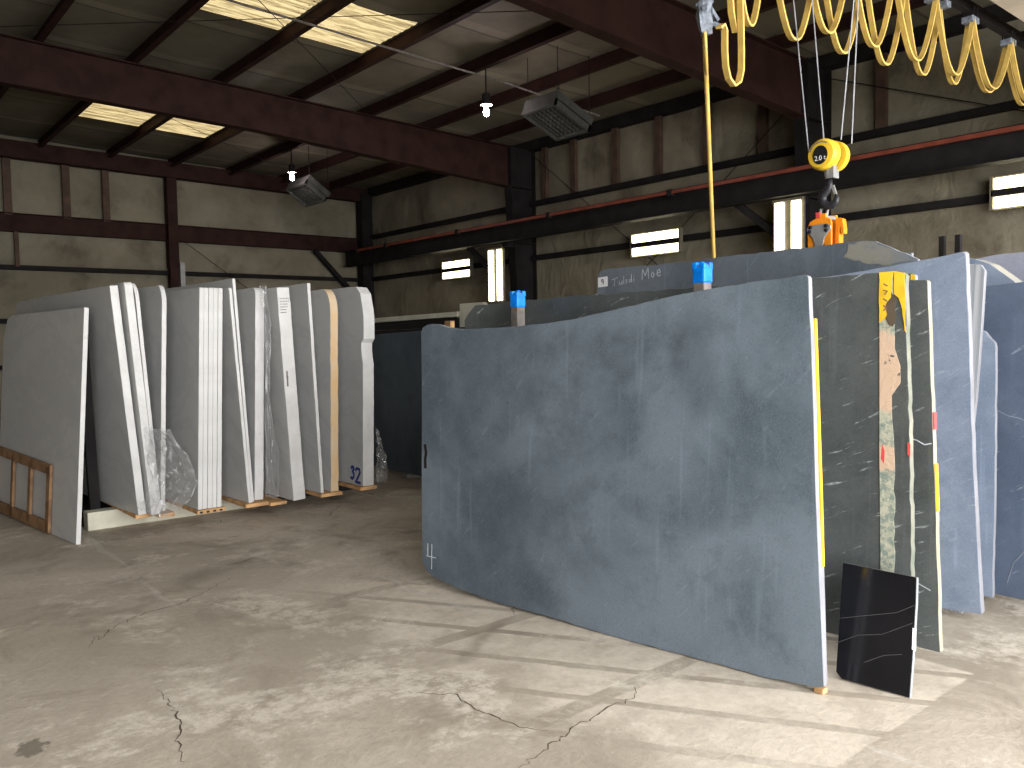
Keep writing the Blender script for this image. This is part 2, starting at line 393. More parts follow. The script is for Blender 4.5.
CRACKS = [[(1.02, 4.63), (1.1, 4.8), (1.1, 4.72), (1.22, 4.9), (1.44, 5.02), (1.63, 5.05), (1.83, 5.19), (2.01, 5.34), (2.14, 5.41)], [(1.13, 3.84), (1.11, 3.56), (1.1, 3.44), (1.03, 3.3), (0.98, 3.05)],
          [(1.95, 3.05), (2.09, 2.89), (2.07, 2.69), (2.1, 2.47), (2.18, 2.32)], [(1.89, 2.23), (2.16, 2.3), (2.44, 2.35), (2.62, 2.34), (2.79, 2.44)], [(2.09, 7.16), (2.3, 7.2), (2.58, 7.26), (2.72, 7.23), (2.55, 6.96)]]
def struct(mb, name, mats, **k): return mb.build(name, mats, kind='structure', **k)

# ------------------------------------------------------------------ the setting
XW, YE, XL, YF = 13.5, 22.8, -8.0, DY
roofz = lambda x: 6.31 + 0.03 * (13.0 - x)
raftz = lambda x: 6.05 + 0.03 * (13.0 - x)
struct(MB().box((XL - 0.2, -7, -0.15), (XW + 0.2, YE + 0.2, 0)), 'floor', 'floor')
FLOOR = COL.objects['floor']
for n_, pts in enumerate(CRACKS):   # old cracks: thin ragged lines lying on the concrete
    rr = random.Random(n_); L = []
    for (x0, y0), (x1, y1) in zip(pts, pts[1:]):
        k = max(2, int(math.hypot(x1 - x0, y1 - y0) / .025))
        L += [(x0 + (x1 - x0) * i / k + rr.uniform(-.012, .012), y0 + (y1 - y0) * i / k + rr.uniform(-.016, .016)) for i in range(k)]
    mb = MB(); a = b = None
    for i, ((x0, y0), (x1, y1)) in enumerate(zip(L, L[1:])):
        d = math.hypot(x1 - x0, y1 - y0) or 1; w = rr.uniform(.001, .0042) * math.sin(math.pi * min(1, (i + 1) / len(L))) + .0008
        px, py = -(y1 - y0) / d * w, (x1 - x0) / d * w
        c, e = mb.bm.verts.new((x0 + px, y0 + py, .0008)), mb.bm.verts.new((x0 - px, y0 - py, .0008))
        if a: mb.face([a, b, e, c])
        a, b = c, e
    o = mb.build('crack', 'crack', FLOOR); o['kind'] = 'structure'
def grid_wall(name, f, n1, n2, mat):
    mb = MB(); g = [[mb.bm.verts.new(f(i / n1, j / n2)) for j in range(n2 + 1)] for i in range(n1 + 1)]
    for i in range(n1):
        for j in range(n2): mb.face([g[i][j], g[i + 1][j], g[i + 1][j + 1], g[i][j + 1]])
    return struct(mb, name, mat, smooth=True)
def puff(a, b, h):  # quilted insulation between the girts
    z = h
    seg = min(abs(z - k) for k in (0, 1.2, 2.3, 3.4, 4.65, 5.95))
    return min(1.0, seg / 0.35) * 0.05 + 0.05 * noise.noise(Vector((a * 0.9, b * 0.9, h * 1.1)))
grid_wall('wall_back', lambda a, b: (XL + (XW - XL) * a, YE - puff(XL + 21 * a, 3, 6.9 * b), 6.9 * b), 160, 60, 'wall')
grid_wall('wall_right', lambda a, b: (XW - puff(9, YF + 24.3 * a, 6.4 * b), YF + (YE - YF) * a, 6.4 * b), 180, 56, 'wall')
struct(MB().box((XL - 0.1, YF, 0), (XL, YE, 7)), 'wall_left', 'wall')
mb = MB()
mb.box((XL, YF - 0.15, 0), (DX0, YF, 7)); mb.box((DX1, YF - 0.15, 0), (XW, YF, 7)); mb.box((DX0, YF - 0.15, DZ1), (DX1, YF, 7))
struct(mb, 'wall_front', 'wall')

PUR = [13.0 - 0.98 - 1.5 * k for k in range(0, 14)]        # purlin lines
PUR = [11.98, 10.5, 9.0, 7.46, 5.95, 4.43, 3.02, 1.5, 0.0, -1.5, -3.0, -4.5, -6.0, -7.5]
SKY = [(4.55, 5.83, 10.92, 12.5), (6.08, 7.34, 10.92, 12.5), (4.55, 5.83, 18.28, 19.83), (6.08, 7.32, 18.28, 19.83)]
# roof liner: sags between purlins, tucked seams across
mb = MB(); nx, ny = 168, 190
xs = [XL + (XW - XL) * i / nx for i in range(nx + 1)]; ys = [YF + (YE - YF) * j / ny for j in range(ny + 1)]
def liner(x, y):
    ps = sorted(PUR + [XW + .1, -9.0]); z = roofz(x)
    for p0, p1 in zip(ps, ps[1:]):
        if p0 <= x <= p1:
            t = (x - p0) / (p1 - p0); k = int((p0 + 20) * 3.7)
            per = 1.83; yy = (y + k * 0.37) % per / per
            seam = max(0, 1 - min(yy, 1 - yy) * per / 0.10)
            z -= 4 * t * (1 - t) * (0.022 + 0.02 * noise.noise(Vector((p0, y * 0.7, 0)))) * (1 - 0.45 * seam)
            break
    return z
g = [[mb.bm.verts.new((x, y, liner(x, y))) for y in ys] for x in xs]
for i in range(nx):
    for j in range(ny):
        cx, cy = (xs[i] + xs[i + 1]) / 2, (ys[j] + ys[j + 1]) / 2
        if any(a < cx < b and c < cy < d for a, b, c, d in SKY): continue
        mb.face([g[i][j], g[i][j + 1], g[i + 1][j + 1], g[i + 1][j]])
struct(mb, 'ceiling', 'roof', smooth=True)
struct(MB().hexa([(XL, YF, 6.75), (0, YF, 6.75), (0, YE, 6.75), (XL, YE, 6.75), (XL, YF, 6.8), (0, YF, 6.8), (0, YE, 6.8), (XL, YE, 6.8)]).hexa([(0, YF, 6.75), (XW, YF, 6.4), (XW, YE, 6.4), (0, YE, 6.75), (0, YF, 6.8), (XW, YF, 6.45), (XW, YE, 6.45), (0, YE, 6.8)]), 'roof', 'steel')
for n, (a, b, c, d) in enumerate(SKY):
    mb = MB(); N = 40; r0 = r1 = None
    rows = []
    for k in range(N + 1):
        y = c - 0.06 + (d - c + 0.12) * k / N; dz = 0.007 * math.cos(k * math.pi / 2)
        rows.append((mb.bm.verts.new((a - 0.06, y, roofz(a) - 0.015 + dz)), mb.bm.verts.new((b + 0.06, y, roofz(b) - 0.015 + dz))))
    for p, q in zip(rows, rows[1:]): mb.face([p[0], q[0], q[1], p[1]])
    struct(mb, 'window_%d' % (n + 1), 'skylight')

def ibeam(mb, a, b, depth, width, tf=0.014, tw=0.009, up=(0, 0, 1)):
    """I section, centre line from a to b"""
    h, w = depth / 2, width / 2
    prof = [(-h, -w), (-h, w), (-h + tf, w), (-h + tf, tw), (h - tf, tw), (h - tf, w), (h, w), (h, -w), (h - tf, -w), (h - tf, -tw), (-h + tf, -tw), (-h + tf, -w)]
    return mb.sweep([a, b], prof, up=up)
# rafters: built-up tapered I sections
def rafter(y, w=0.22):
    mb = MB(); st = [(XL, raftz(XL) if 0 else 6.43, 5.72), (2.4, raftz(2.4), 5.63), (6.5, raftz(6.5), 5.51), (9.7, raftz(9.7), 5.31), (12.63, raftz(12.63), 5.13)]
    st = [(XL, raftz(0) - 0.0, 5.70), (0, raftz(0), 5.70)] + st[1:]
    for (x0, t0, b0), (x1, t1, b1) in zip(st, st[1:]):
        for (zl0, zl1, zh0, zh1, hw) in ((b0, b1, b0 + .02, b1 + .02, w / 2), (t0 - .02, t1 - .02, t0, t1, w / 2), (b0, b1, t0, t1, .008)):
            mb.hexa([(x0, y - hw, zl0), (x1, y - hw, zl1), (x1, y + hw, zl1), (x0, y + hw, zl0), (x0, y - hw, zh0), (x1, y - hw, zh1), (x1, y + hw, zh1), (x0, y + hw, zh0)])
    return struct(mb, 'rafter', 'steel')
for y in (14.95, 7.45, 0.0): rafter(y)
def column(y):
    mb = MB()
    for z0, z1, xa, xb in ((0, 5.13, 12.92, 12.62), (5.13, 6.07, 12.62, 12.62)):
        for (a0, b0, a1, b1, hw) in ((xa, xa + .02, xb, xb + .02, .125), (13.36, 13.38, 13.36, 13.38, .125), (xa, 13.38, xb, 13.38, .008)):
            mb.hexa([(a0, y - hw, z0), (b0, y - hw, z0), (b0, y + hw, z0), (a0, y + hw, z0), (a1, y - hw, z1), (b1, y - hw, z1), (b1, y + hw, z1), (a1, y + hw, z1)])
    for z in (5.13, 3.84):
        mb.box((12.70, y - .12, z - .01), (13.37, y + .12, z + .01))
    mb.box((12.5, y - .1, 3.72), (12.75, y + .1, 3.85))
    struct(mb, 'column', 'steel_dark')
for y in (14.95, 7.45, 0.0): column(y)
for x in PUR:  # zed purlins
    z = roofz(x) - 0.015
    mb = MB(); mb.sweep([(x, YF, z - .125), (x, YE, z - .125)], [(-.125, -.10), (-.125, .004), (.119, .004), (.119, .10), (.125, .10), (.125, -.004), (-.119, -.004), (-.119, -.10)], up=(0, 0, 1))
    struct(mb, 'purlin', 'steel')
# eave strut and rake beam
struct(MB().box((13.25, YF, 6.04), (13.49, YE, 6.26)), 'eave_beam', 'steel_dark')
mb = MB(); mb.hexa([(XL, 22.35, 6.20), (13.4, 22.35, 5.85), (13.4, 22.65, 5.85), (XL, 22.65, 6.20), (XL, 22.35, 6.6), (13.4, 22.35, 6.24), (13.4, 22.65, 6.24), (XL, 22.65, 6.6)])
struct(mb, 'rake_beam', 'steel')
# girts
def girt(a, b, d=0.11, w=0.16): return struct(MB().bar(a, b, w, d), 'girt', 'steel_dark')
girt((XL, YE - .12, 3.45), (13.4, YE - .12, 3.49)); girt((13.35, YF, 3.53), (13.35, YE, 3.50)); girt((13.35, YF, 4.81), (13.35, YE, 4.78))
girt((XL, YE - .12, 2.2), (13.4, YE - .12, 2.2)); girt((13.35, YF, 2.2), (13.35, YE, 2.2)); girt((XL, YE - .12, 1.1), (13.4, YE - .12, 1.1)); girt((13.35, YF, 1.1), (13.35, YE, 1.1))
mb = MB(); ibeam(mb, (XL, YE - .16, 4.52), (13.4, YE - .16, 4.53), 0.43, 0.26); struct(mb, 'wall_beam', 'steel')
# end wall columns
struct(MB().box((7.30, 22.42, 3.61), (7.55, 22.68, 6.1)).box((7.32, 22.45, 0), (7.53, 22.68, 3.61)), 'column', 'steel')
struct(MB().box((7.56, 22.4, 0), (7.68, 22.52, 3.75)), 'column', 'galv')
struct(MB().box((13.0, 22.3, 0), (13.36, 22.65, 6.1)), 'column', 'steel_dark')
struct(MB().box((1.03, 22.42, 0), (1.28, 22.68, 6.2)), 'column', 'steel')
# wall framing strips over the insulation
for x, w, z0, z1 in ((3.71, .17, 4.7, 6.1), (4.96, .17, 4.7, 6.1), (5.86, .16, 4.7, 6.1), (3.85, .09, 3.49, 4.33), (2.37, .17, 4.7, 6.1)):
    struct(MB().box((x - w / 2, 22.58, z0), (x + w / 2, 22.68, z1)), 'trim', 'strip')
for y, w in ((14.48, .15), (13.52, .16), (12.25, .16), (11.06, .15), (9.86, .16), (8.64, .17), (6.46, .17)):
    struct(MB().box((13.33, y - w / 2, 4.81), (13.42, y + w / 2, 6.08)), 'trim', 'strip')
# crane runway beam along the right wall with its red conductor bars
mb = MB(); ibeam(mb, (12.42, YF, 4.07), (12.42, YE - .5, 4.05), 0.44, 0.26); struct(mb, 'runway_beam', 'steel_dark')
CB = thing('conductor_bar', 'long red conductor bar running along the runway beam on the side wall', 'crane rail', (12.3, 10, 4.22))
yy = YF + 0.2
while yy < 21.3:
    y2 = min(yy + 3.3, 21.4)
    part(MB().bar((12.25, yy, 4.225), (12.25, y2 - .04, 4.225), .05, .06), 'bar_section', 'red', CB)
    part(MB().box((12.21, y2 - .08, 4.16), (12.31, y2 + .02, 4.28)), 'hanger_clamp', 'steel_dark', CB)
    yy = y2 + .0
    if y2 >= 21.3: break
# knee braces and bracing rods
for a, b, w in (((12.6, 8.75, 3.95), (12.8, 7.75, 3.1), .12), ((12.6, 16.5, 3.9), (12.8, 15.6, 3.1), .12), ((11.5, 22.5, 4.3), (12.9, 22.5, 2.9), .12)):
    struct(MB().bar(a, b, w, w), 'knee_brace', 'steel_dark')
def rod(a, b, r=.009): return struct(MB().tube([a, b], r, 6), 'bracing_rod', 'steel_dark')
rod((13.3, 14.8, 5.9), (13.3, 7.6, .4)); rod((13.3, 7.6, 5.9), (13.3, 14.8, .4)); rod((13.3, 7.3, 5.85), (13.3, .2, 3.0))
rod((7.7, 22.45, 4.3), (13.0, 22.45, .6))
rod((1.5, 14.8, 6.2), (9.0, 7.6, 6.08), .006); rod((1.5, 7.6, 6.2), (9.0, 14.8, 6.05), .006)
rod((3.0, 15.1, 6.15), (12.2, 22.3, 6.0), .006)
# conduits under the purlins
t = tag(MB().tube([(3.0, 11.0, 6.20), (9.0, 11.25, 6.06), (9.6, 11.3, 6.06), (12.2, 11.6, 5.98)], .018, 8).build('conduit', 'post'), 'thin grey conduit crossing below the roof panels towards the hanging lamp', 'conduit')
# ------------------------------------------------------------------ lamps and fixtures
def lamp(x, y, z, label):
    t = thing('hanging_lamp', label, 'lamp', (x, y, z), 'bare hanging lamps')
    part(MB().tube([(x, y, 6.19), (x, y, z + .3)], .012), 'hanger', 'steel_dark', t)
    part(MB().lathe([(.05, .30), (.075, .28), (.075, .16), (.05, .13)], (x, y, z), seg=16), 'ballast_box', 'steel_dark', t)
    part(MB().lathe([(.04, .13), (.10, .112), (.104, .104), (.04, .112)], (x, y, z), seg=20), 'cap_ring', 'galv', t)
    part(MB().lathe([(.02, .10), (.03, .07), (.05, .01), (.053, -.03), (.042, -.065), (.012, -.085)], (x, y, z), seg=16), 'bulb', 'bulb', t, smooth=True)
lamp(9.02, 11.22, 5.47, 'bare glowing lamp hanging from the roof above the middle of the hall')
lamp(9.0, 18.66, 5.54, 'smaller glowing lamp hanging near the end wall beside a grey heater')

def heater(c, ang, sy, sx, label):
    t = thing('unit_heater', label, 'heater', c, 'louvred heaters under the roof')
    a = math.radians(ang); e1 = Vector((0, 1, 0)); e2 = Vector((math.cos(a), 0, -math.sin(a))); n = e1.cross(e2)   # n points down
    if n.z > 0: n = -n
    f = lambda u, w, v: Vector(c) + e1 * u - n * w + e2 * v
    hy, hx = sy / 2, sx / 2
    part(MB().prism([(-hy, -hx), (hy, -hx), (hy, hx), (-hy, hx)], lambda u, w, v: f(u, w + .08, v), .16), 'casing', 'louvre', t)
    mb = MB()
    for (u0, v0, u1, v1) in ((-hy, -hx, hy, -hx + .05), (-hy, hx - .05, hy, hx), (-hy, -hx, -hy + .05, hx), (hy - .05, -hx, hy, hx)):
        mb.prism([(u0, v0), (u1, v0), (u1, v1), (u0, v1)], lambda u, w, v: f(u, w - .03, v), .13)
    part(mb, 'frame', 'louvre', t)
    mb = MB(); k = 0
    for i in range(9):
        v = -hx + .08 + (sx - .16) * i / 8
        mb.hexa([f(-hy + .05, .04, v - .03), f(hy - .05, .04, v - .03), f(hy - .05, .07, v - .025), f(-hy + .05, .07, v - .025), f(-hy + .05, 0, v + .02), f(hy - .05, 0, v + .02), f(hy - .05, .03, v + .03), f(-hy + .05, .03, v + .03)])
    for i in range(7):
        u = -hy + .1 + (sy - .2) * i / 6
        mb.prism([(u - .008, -hx + .05), (u + .008, -hx + .05), (u + .008, hx - .05), (u - .008, hx - .05)], lambda u, w, v: f(u, w, v), .04)
    part(mb, 'louvre_grille', 'louvre', t)
    for u, v in ((-hy, -hx), (hy, -hx), (hy, hx), (-hy, hx)):
        p = f(u * .9, .2, v * .9); part(MB().tube([p, (p.x, p.y, roofz(p.x) - .05)], .006, 6), 'hanger_rod', 'steel_dark', t)
heater((9.87, 10.4, 5.25), 22, .82, .88, 'grey louvred heater hung tilted under the roof left of the yellow cable')
heater((9.66, 19.3, 5.28), 35, 1.08, .68, 'grey louvred heater hung near the end wall beside the smaller lamp')

def fixture(y, z, horiz, label):
    L, Wd = 1.26, .48
    X = 13.17 if horiz else 12.50
    t = thing('light_fixture', label, 'light', (X + .02, y, z), 'lit fixtures on the side wall')
    dy, dz = (L / 2, Wd / 2) if horiz else (Wd / 2 + .04, L / 2)
    part(MB().box((X, y - dy, z - dz), (X + .05, y + dy, z + dz)), 'housing', 'housing', t)
    for s in (-1, 1):
        if horiz: a, b = (X - .04, y - dy + .03, z + s * .135 - .080), (X, y + dy - .03, z + s * .135 + .080)
        else: a, b = (X - .04, y + s * .155 - .085, z - dz + .03), (X, y + s * .155 + .085, z + dz - .03)
        part(MB().box(a, b), 'lens', 'tube', t, bevel=.012)
    for s in (-1, 1):
        if horiz: part(MB().box((X - .045, y + s * dy - .02, z - dz), (X + .05, y + s * dy + .02, z + dz)), 'end_cap', 'housing', t)
        else: part(MB().box((X - .045, y - dy, z + s * dz - .02), (X + .05, y + dy, z + s * dz + .02)), 'end_cap', 'housing', t)
    if horiz: part(MB().box((X - .045, y - dy, z - .045), (X, y + dy, z + .045)), 'middle_bar', 'steel_dark', t)
    if horiz: part(MB().box((X + .05, y - .2, z - .03), (X + .11, y + .2, z + .03)), 'bracket', 'steel_dark', t)
    else: part(MB().box((X + .05, y - .1, z + .2), (12.72, y + .1, z + .26)), 'bracket', 'steel_dark', t)
fixture(17.75, 3.453, True, 'horizontal lit fixture on the side wall, the one nearest the far corner')
fixture(10.99, 3.468, True, 'horizontal lit fixture on the side wall above the chalk marked slab')
fixture(4.10, 3.55, True, 'horizontal lit fixture on the side wall right of the crane hook')
fixture(15.30, 3.09, False, 'upright lit fixture beside the great column, left of the blue capped posts')
fixture(7.60, 3.17, False, 'upright lit fixture on the column just behind the orange lifting clamp')
# ------------------------------------------------------------------ stone slabs
def frame(P0, slope, lean):
    """u runs along the slab from the door end, v up the slab, w into its thickness (away from the viewer's side)"""
    d = Vector((slope, 1, 0)).normalized(); nh = Vector((d.y, -d.x, 0)); L = math.radians(lean)
    v = nh * math.sin(L) + Vector((0, 0, math.cos(L))); n = nh * math.cos(L) - Vector((0, 0, math.sin(L)))
    P = Vector(P0)
    return lambda a, w, b: P + d * a + n * w + v * b
def rough(outline, amp, step, seed, which=lambda u, v: True):
    """break straight outline runs into small natural chips"""
    r = random.Random(seed); out = []
    n = len(outline)
    for i in range(n):
        (u0, v0), (u1, v1) = outline[i], outline[(i + 1) % n]
        L = math.hypot(u1 - u0, v1 - v0); k = max(1, int(L / step))
        out.append((u0, v0))
        for j in range(1, k):
            t = (j + r.uniform(-.25, .25)) / k; u, v = u0 + (u1 - u0) * t, v0 + (v1 - v0) * t
            if which(u, v) and L > 1e-6:
                a = r.uniform(-amp, amp * .4); u, v = u + (v1 - v0) / L * a, v - (u1 - u0) / L * a
            out.append((u, v))
    return out
def slab(name, label, P0, slope, lean, outline, t, face, edge, group=None, cat='stone slab', bevel=.003):
    f = frame(P0, slope, lean)
    mb = MB().prism(outline, f, t, 0, 1)
    o = mb.build(name, [face, edge], loc=tuple(P0), bevel=bevel)
    tag(o, label, cat, group)
    return o, f
def decal(parent, f, name, polys, mat, w=-.002, th=.0015):
    mb = MB()
    for p in polys: mb.prism(p, lambda u, ww, v: f(u, w - ww, v), th)
    return part(mb, name, mat, parent)
def strokes(parent, f, name, lines, width, mat, w=-.0015, lift=.001):
    """hand drawn lines on a face: flat ribbons"""
    mb = MB(); h = width / 2
    for ln in lines:
        for (u0, v0), (u1, v1) in zip(ln, ln[1:]):
            L = math.hypot(u1 - u0, v1 - v0) or 1; pu, pv = -(v1 - v0) / L * h, (u1 - u0) / L * h
            eu, ev = (u1 - u0) / L * h * .6, (v1 - v0) / L * h * .6
            mb.prism([(u0 - eu + pu, v0 - ev + pv), (u1 + eu + pu, v1 + ev + pv), (u1 + eu - pu, v1 + ev - pv), (u0 - eu - pu, v0 - ev - pv)], lambda u, ww, v: f(u, w - ww, v), lift)
    return part(mb, name, mat, parent)
def arc(c, r, a0, a1, n=7, sq=1.0): return [(c[0] + r * math.cos(math.radians(a0 + (a1 - a0) * i / n)), c[1] + sq * r * math.sin(math.radians(a0 + (a1 - a0) * i / n))) for i in range(n + 1)]

# --- the big slab in front
G = 'soapstone slabs in the right hand racks'
o1 = [(0.0, 0.0), (0.035, -0.012), (0.291, -0.030), (0.595, -0.027), (0.805, -0.031), (0.934, -0.03), (1.0, -0.031), (1.247, -0.027), (1.479, -0.02), (1.727, -0.02), (1.945, -0.016), (2.255, 0.004), (2.462, 0.033), (2.53, 0.062), (2.562, 0.10), (2.576, 0.157), (2.588, 0.636), (2.595, 1.146), (2.606, 1.56), (2.603, 1.59), (2.588, 1.61), (2.55, 1.624), (2.505, 1.627), (2.46, 1.625), (2.417, 1.617), (2.36, 1.602), (2.27, 1.592), (2.169, 1.589), (2.004, 1.591), (1.769, 1.597), (1.62, 1.605), (1.479, 1.617), (1.34, 1.632), (1.212, 1.652), (1.06, 1.677), (0.907, 1.701), (0.77, 1.722), (0.629, 1.739), (0.50, 1.753), (0.375, 1.765), (0.186, 1.776), (0.123, 1.782), (0.108, 1.777), (0.103, 1.768), (0.088, 1.54), (0.068, 1.17), (0.051, 0.803), (0.022, .35)]
o1 = rough(o1, .004, .05, 3, lambda u, v: v > 1.5 or v < .05)
R1, f1 = slab('soapstone_slab', 'large blue grey soapstone slab with wavy top edge, foremost of the right racks', (3.268, 1.814, 0.035), -.14, 2.5, o1, .04, 'slate_front', 'stone_edge', G)
strokes(R1, f1, 'chalk_mark', [[(2.52, .24), (2.52, .163)], [(2.483, .24), (2.483, .085)], [(2.53, .160), (2.445, .160)]], .004, 'chalk')
strokes(R1, f1, 'dark_scuff', [[(2.555, .86), (2.545, .81), (2.553, .77), (2.55, .72)]], .022, 'black')
# slab right behind it with a yellow painted end
o = [(-.02, 0), (2.3, 0), (2.35, .1), (2.33, 1.50), (2.2, 1.54), (.125, 1.60), (.062, 1.59), (.020, .8)]
R1b, fb = slab('soapstone_slab', 'thin soapstone slab with yellow painted end, pressed against the back of the foremost slab', (3.319, 1.856, 0.035), -.14, 2.5, o, .024, 'slate', 'stone_edge', G)
mb = MB(); E = [(.062, 1.59), (.020, .8), (.006, .50)]
for (u0, v0), (u1, v1) in zip(E, E[1:]):
    mb.hexa([fb(u0 - .003, .0, v0), fb(u0 - .003, .024, v0), fb(u0 + .004, .024, v0), fb(u0 + .004, 0, v0), fb(u1 - .003, .0, v1), fb(u1 - .003, .024, v1), fb(u1 + .004, .024, v1), fb(u1 + .004, 0, v1)])
part(mb, 'painted_edge', 'yellow', R1b)
# wood blocks under the front slabs
def block(a, b, label, mat='wood', name='wood_block', group=None):
    c = ((a[0] + b[0]) / 2, (a[1] + b[1]) / 2, a[2])
    return tag(MB().box(a, b).build(name, mat, loc=c, bevel=.004), label, 'wood block', group)
block((3.262, 1.815, 0), (3.30, 1.86, .024), 'small yellow block under the near bottom corner of the foremost big slab', 'wood')

# --- dark green slab with rough band
oR2 = [(0, 0), (.2, -.01), (3.17, 0), (3.19, 1.646), (3.15, 1.69), (3.074, 1.751), (2.7, 1.762), (2.262, 1.773), (1.534, 1.774), (.905, 1.776), (.533, 1.780), (.189, 1.783), (.083, 1.778), (.069, 1.763), (.043, 1.183), (.022, .627)]
R2, f2 = slab('soapstone_slab', 'dark green veined slab with a rough cream and yellow vertical band, behind the foremost slab', (3.80, 1.672, 0.085), -.06, 2, [(u, v * .984) for u, v in rough(oR2, .006, .05, 5)], .045, 'green', 'green_edge', G)
band = rough([(.082, 0.02), (.150, 0.02), (.155, .416), (.170, .9), (.180, 1.4), (.189, 1.75), (.125, 1.752), (.118, 1.55), (.112, 1.4), (.085, 1.32), (.082, 1.24), (.120, 1.18), (.108, 1.0), (.098, .8), (.090, .4)], .006, .05, 11, lambda u, v: u < .14)
decal(R2, f2, 'rough_band', [band], 'band', -.0015, .003)
yel = rough([(.189, 1.755), (.122, 1.757), (.128, 1.66), (.142, 1.60), (.15, 1.54), (.184, 1.52)], .005, .03, 12)
decal(R2, f2, 'yellow_patch', [yel], 'yellow', -.004, .002)
yel = rough([(.120, 1.757), (.073, 1.745), (.066, 1.58), (.060, 1.47), (.068, 1.48), (.080, 1.58), (.096, 1.63), (.118, 1.65)], .004, .03, 16)
decal(R2, f2, 'yellow_patch', [yel], 'yellow', -.004, .002)
decal(R2, f2, 'red_mark', [[(.148, .86), (.162, .88), (.158, .95), (.146, .92)]], 'red_paint', -.0045, .001)
decal(R2, f2, 'red_mark', [[(.030, .90), (.043, .91), (.044, .97), (.031, .96)]], 'red_paint', -.0045, .001)
decal(R2, f2, 'brown_blotch', [rough([(.155, 1.60), (.130, 1.66), (.104, 1.63), (.106, 1.54), (.122, 1.50), (.14, 1.51), (.155, 1.54)], .012, .018, 18)], 'crack', -.0055, .0015)
strokes(R2, f2, 'dark_lettering', [[(.165, 1.70), (.150, 1.69)], [(.166, 1.67), (.149, 1.665), (.16, 1.65)], [(.166, 1.63), (.150, 1.62)], [(.164, 1.60), (.152, 1.585), (.166, 1.575)]], .006, 'crate', -.0062)
# slab peeking over, yellow corner
o = [(0, 0), (2.8, 0), (2.8, 1.7), (.3, 1.75), (.02, 1.756), (.0, 1.745)]
R4b, f4b = slab('soapstone_slab', 'dark slab whose yellow dabbed top corner peeps over the grey green slab', (3.984, 1.78, 0.085), -.06, 2, o, .03, 'green', 'dark_edge', G)
decal(R4b, f4b, 'yellow_corner', [[(0.002, 1.70), (.022, 1.70), (.022, 1.752), (.002, 1.744)]], 'yellow', -.001, .002)
decal(R4b, f4b, 'yellow_corner', [[(.035, 1.70), (.075, 1.70), (.075, 1.752), (.035, 1.752)]], 'yellow', -.001, .002)
# white edged dark slab
oR4 = [(0, 0), (.4, 0), (2.95, 0), (2.95, 1.70), (1.5, 1.735), (.195, 1.748), (.1, 1.742), (.093, 1.735), (.061, 1.18), (.031, .622)]
R4, f4 = slab('soapstone_slab', 'grey green slab with pale edge dabbed red and yellow, right of the banded slab', (3.922, 1.602, 0.075), -.06, 2, [(u, v * .990) for u, v in rough(oR4, .003, .08, 6)], .042, 'green', 'cream_edge', G)
def edge_paint(o, f, name, mat, E, t):
    mb = MB()
    for (u0, v0), (u1, v1) in zip(E, E[1:]):
        mb.hexa([f(u0 - .003, .002, v0), f(u0 - .003, t, v0), f(u0 + .003, t, v0), f(u0 + .003, .002, v0), f(u1 - .003, .002, v1), f(u1 - .003, t, v1), f(u1 + .003, t, v1), f(u1 + .003, .002, v1)])
    part(mb, name, mat, o)
edge_paint(R4, f4, 'red_mark', 'red_paint', [(.056, 1.11), (.052, 1.03)], .036)
edge_paint(R4, f4, 'yellow_mark', 'yellow', [(.044, .87), (.032, .65)], .036)
for ln in ([(.06, .965), (.09, .957), (.125, .975), (.17, .985)], [(.05, .28), (.10, .30), (.15, .29)]): strokes(R4, f4, 'quartz_vein', [ln], .005, 'chalk')
# blue slabs on the far side of the rack
oR5 = [(0, 0), (.2, -.012), (2.85, 0), (2.85, 1.78), (1.9, 1.81), (1.3, 1.83), (.9, 1.847), (.677, 1.856), (.329, 1.893), (.127, 1.916), (.045, 1.929), (.028, 1.927), (.018, 1.915), (.016, 1.517), (.017, .886), (.009, .34)]
R5, f5 = slab('soapstone_slab', 'tall blue soapstone slab rising to a top corner, right of the grey green slab', (4.714, 1.715, 0.045), -.05, -7.5, rough(oR5, .003, .08, 8), .05, 'slate2', 'stone_edge', G)
oR6 = [(0.0, 0), (2.5, 0), (2.5, 1.87), (.077, 1.955), (.0, 1.945), (-.022, 1.91), (-.021, 1.63), (-.013, 1.19), (.0, .97), (.01, .4)]
R6, f6 = slab('soapstone_slab', 'pale saw lined slab leaning right, seen as a narrow wedge beside the tall blue slab', (4.788, 1.845, 0.0), -.05, 7, oR6, .035, 'saw', 'stone_edge', G)
oR7 = [(0, 0), (2.2, 0), (2.2, 1.5), (.12, 1.56), (.059, 1.53), (.03, 1.49), (.008, 1.468), (.002, 1.44), (-.004, .87)]
R7, f7 = slab('soapstone_slab', 'shorter upright blue slab with a cut top corner, left of the dark blue slab', (5.12, 1.806, 0.025), -.03, 0, rough(oR7, .003, .06, 9), .032, 'slate2', 'stone_edge', G)
oR8 = [(-1.6, 0), (.40, 0), (.40, 1.79), (.07, 1.797), (-.131, 1.811), (-.7, 1.84), (-1.6, 1.82)]
R8, f8 = slab('soapstone_slab', 'dark blue slab with a white vein, cut off by the side of the picture', (5.228, 1.838, 0.02), 0, 0, oR8, .03, 'navy', 'dark_edge', G)
for ln in ([(-.20, .36), (-.15, .27), (-.10, .20), (-.07, .08)], [(.0, 1.08), (-.06, 1.05), (-.12, 1.04), (-.2, 1.0)]): strokes(R8, f8, 'quartz_vein', [ln], .0045, 'vein')
o = [(.4, 0), (.4, 2.02), (.175, 2.027), (.086, 2.007), (.0, 1.969), (-.073, 1.909), (-.134, 1.857), (-.25, 1.73), (-.30, 1.5), (-.3, 0)]
R9b, f9b = slab('soapstone_slab', 'thick slab with a rough curved top corner, showing just above the dark blue slab', (5.55, 2.0, 0.0), 0, 0, rough(o, .012, .05, 10), .15, 'slate2', 'chip', G)
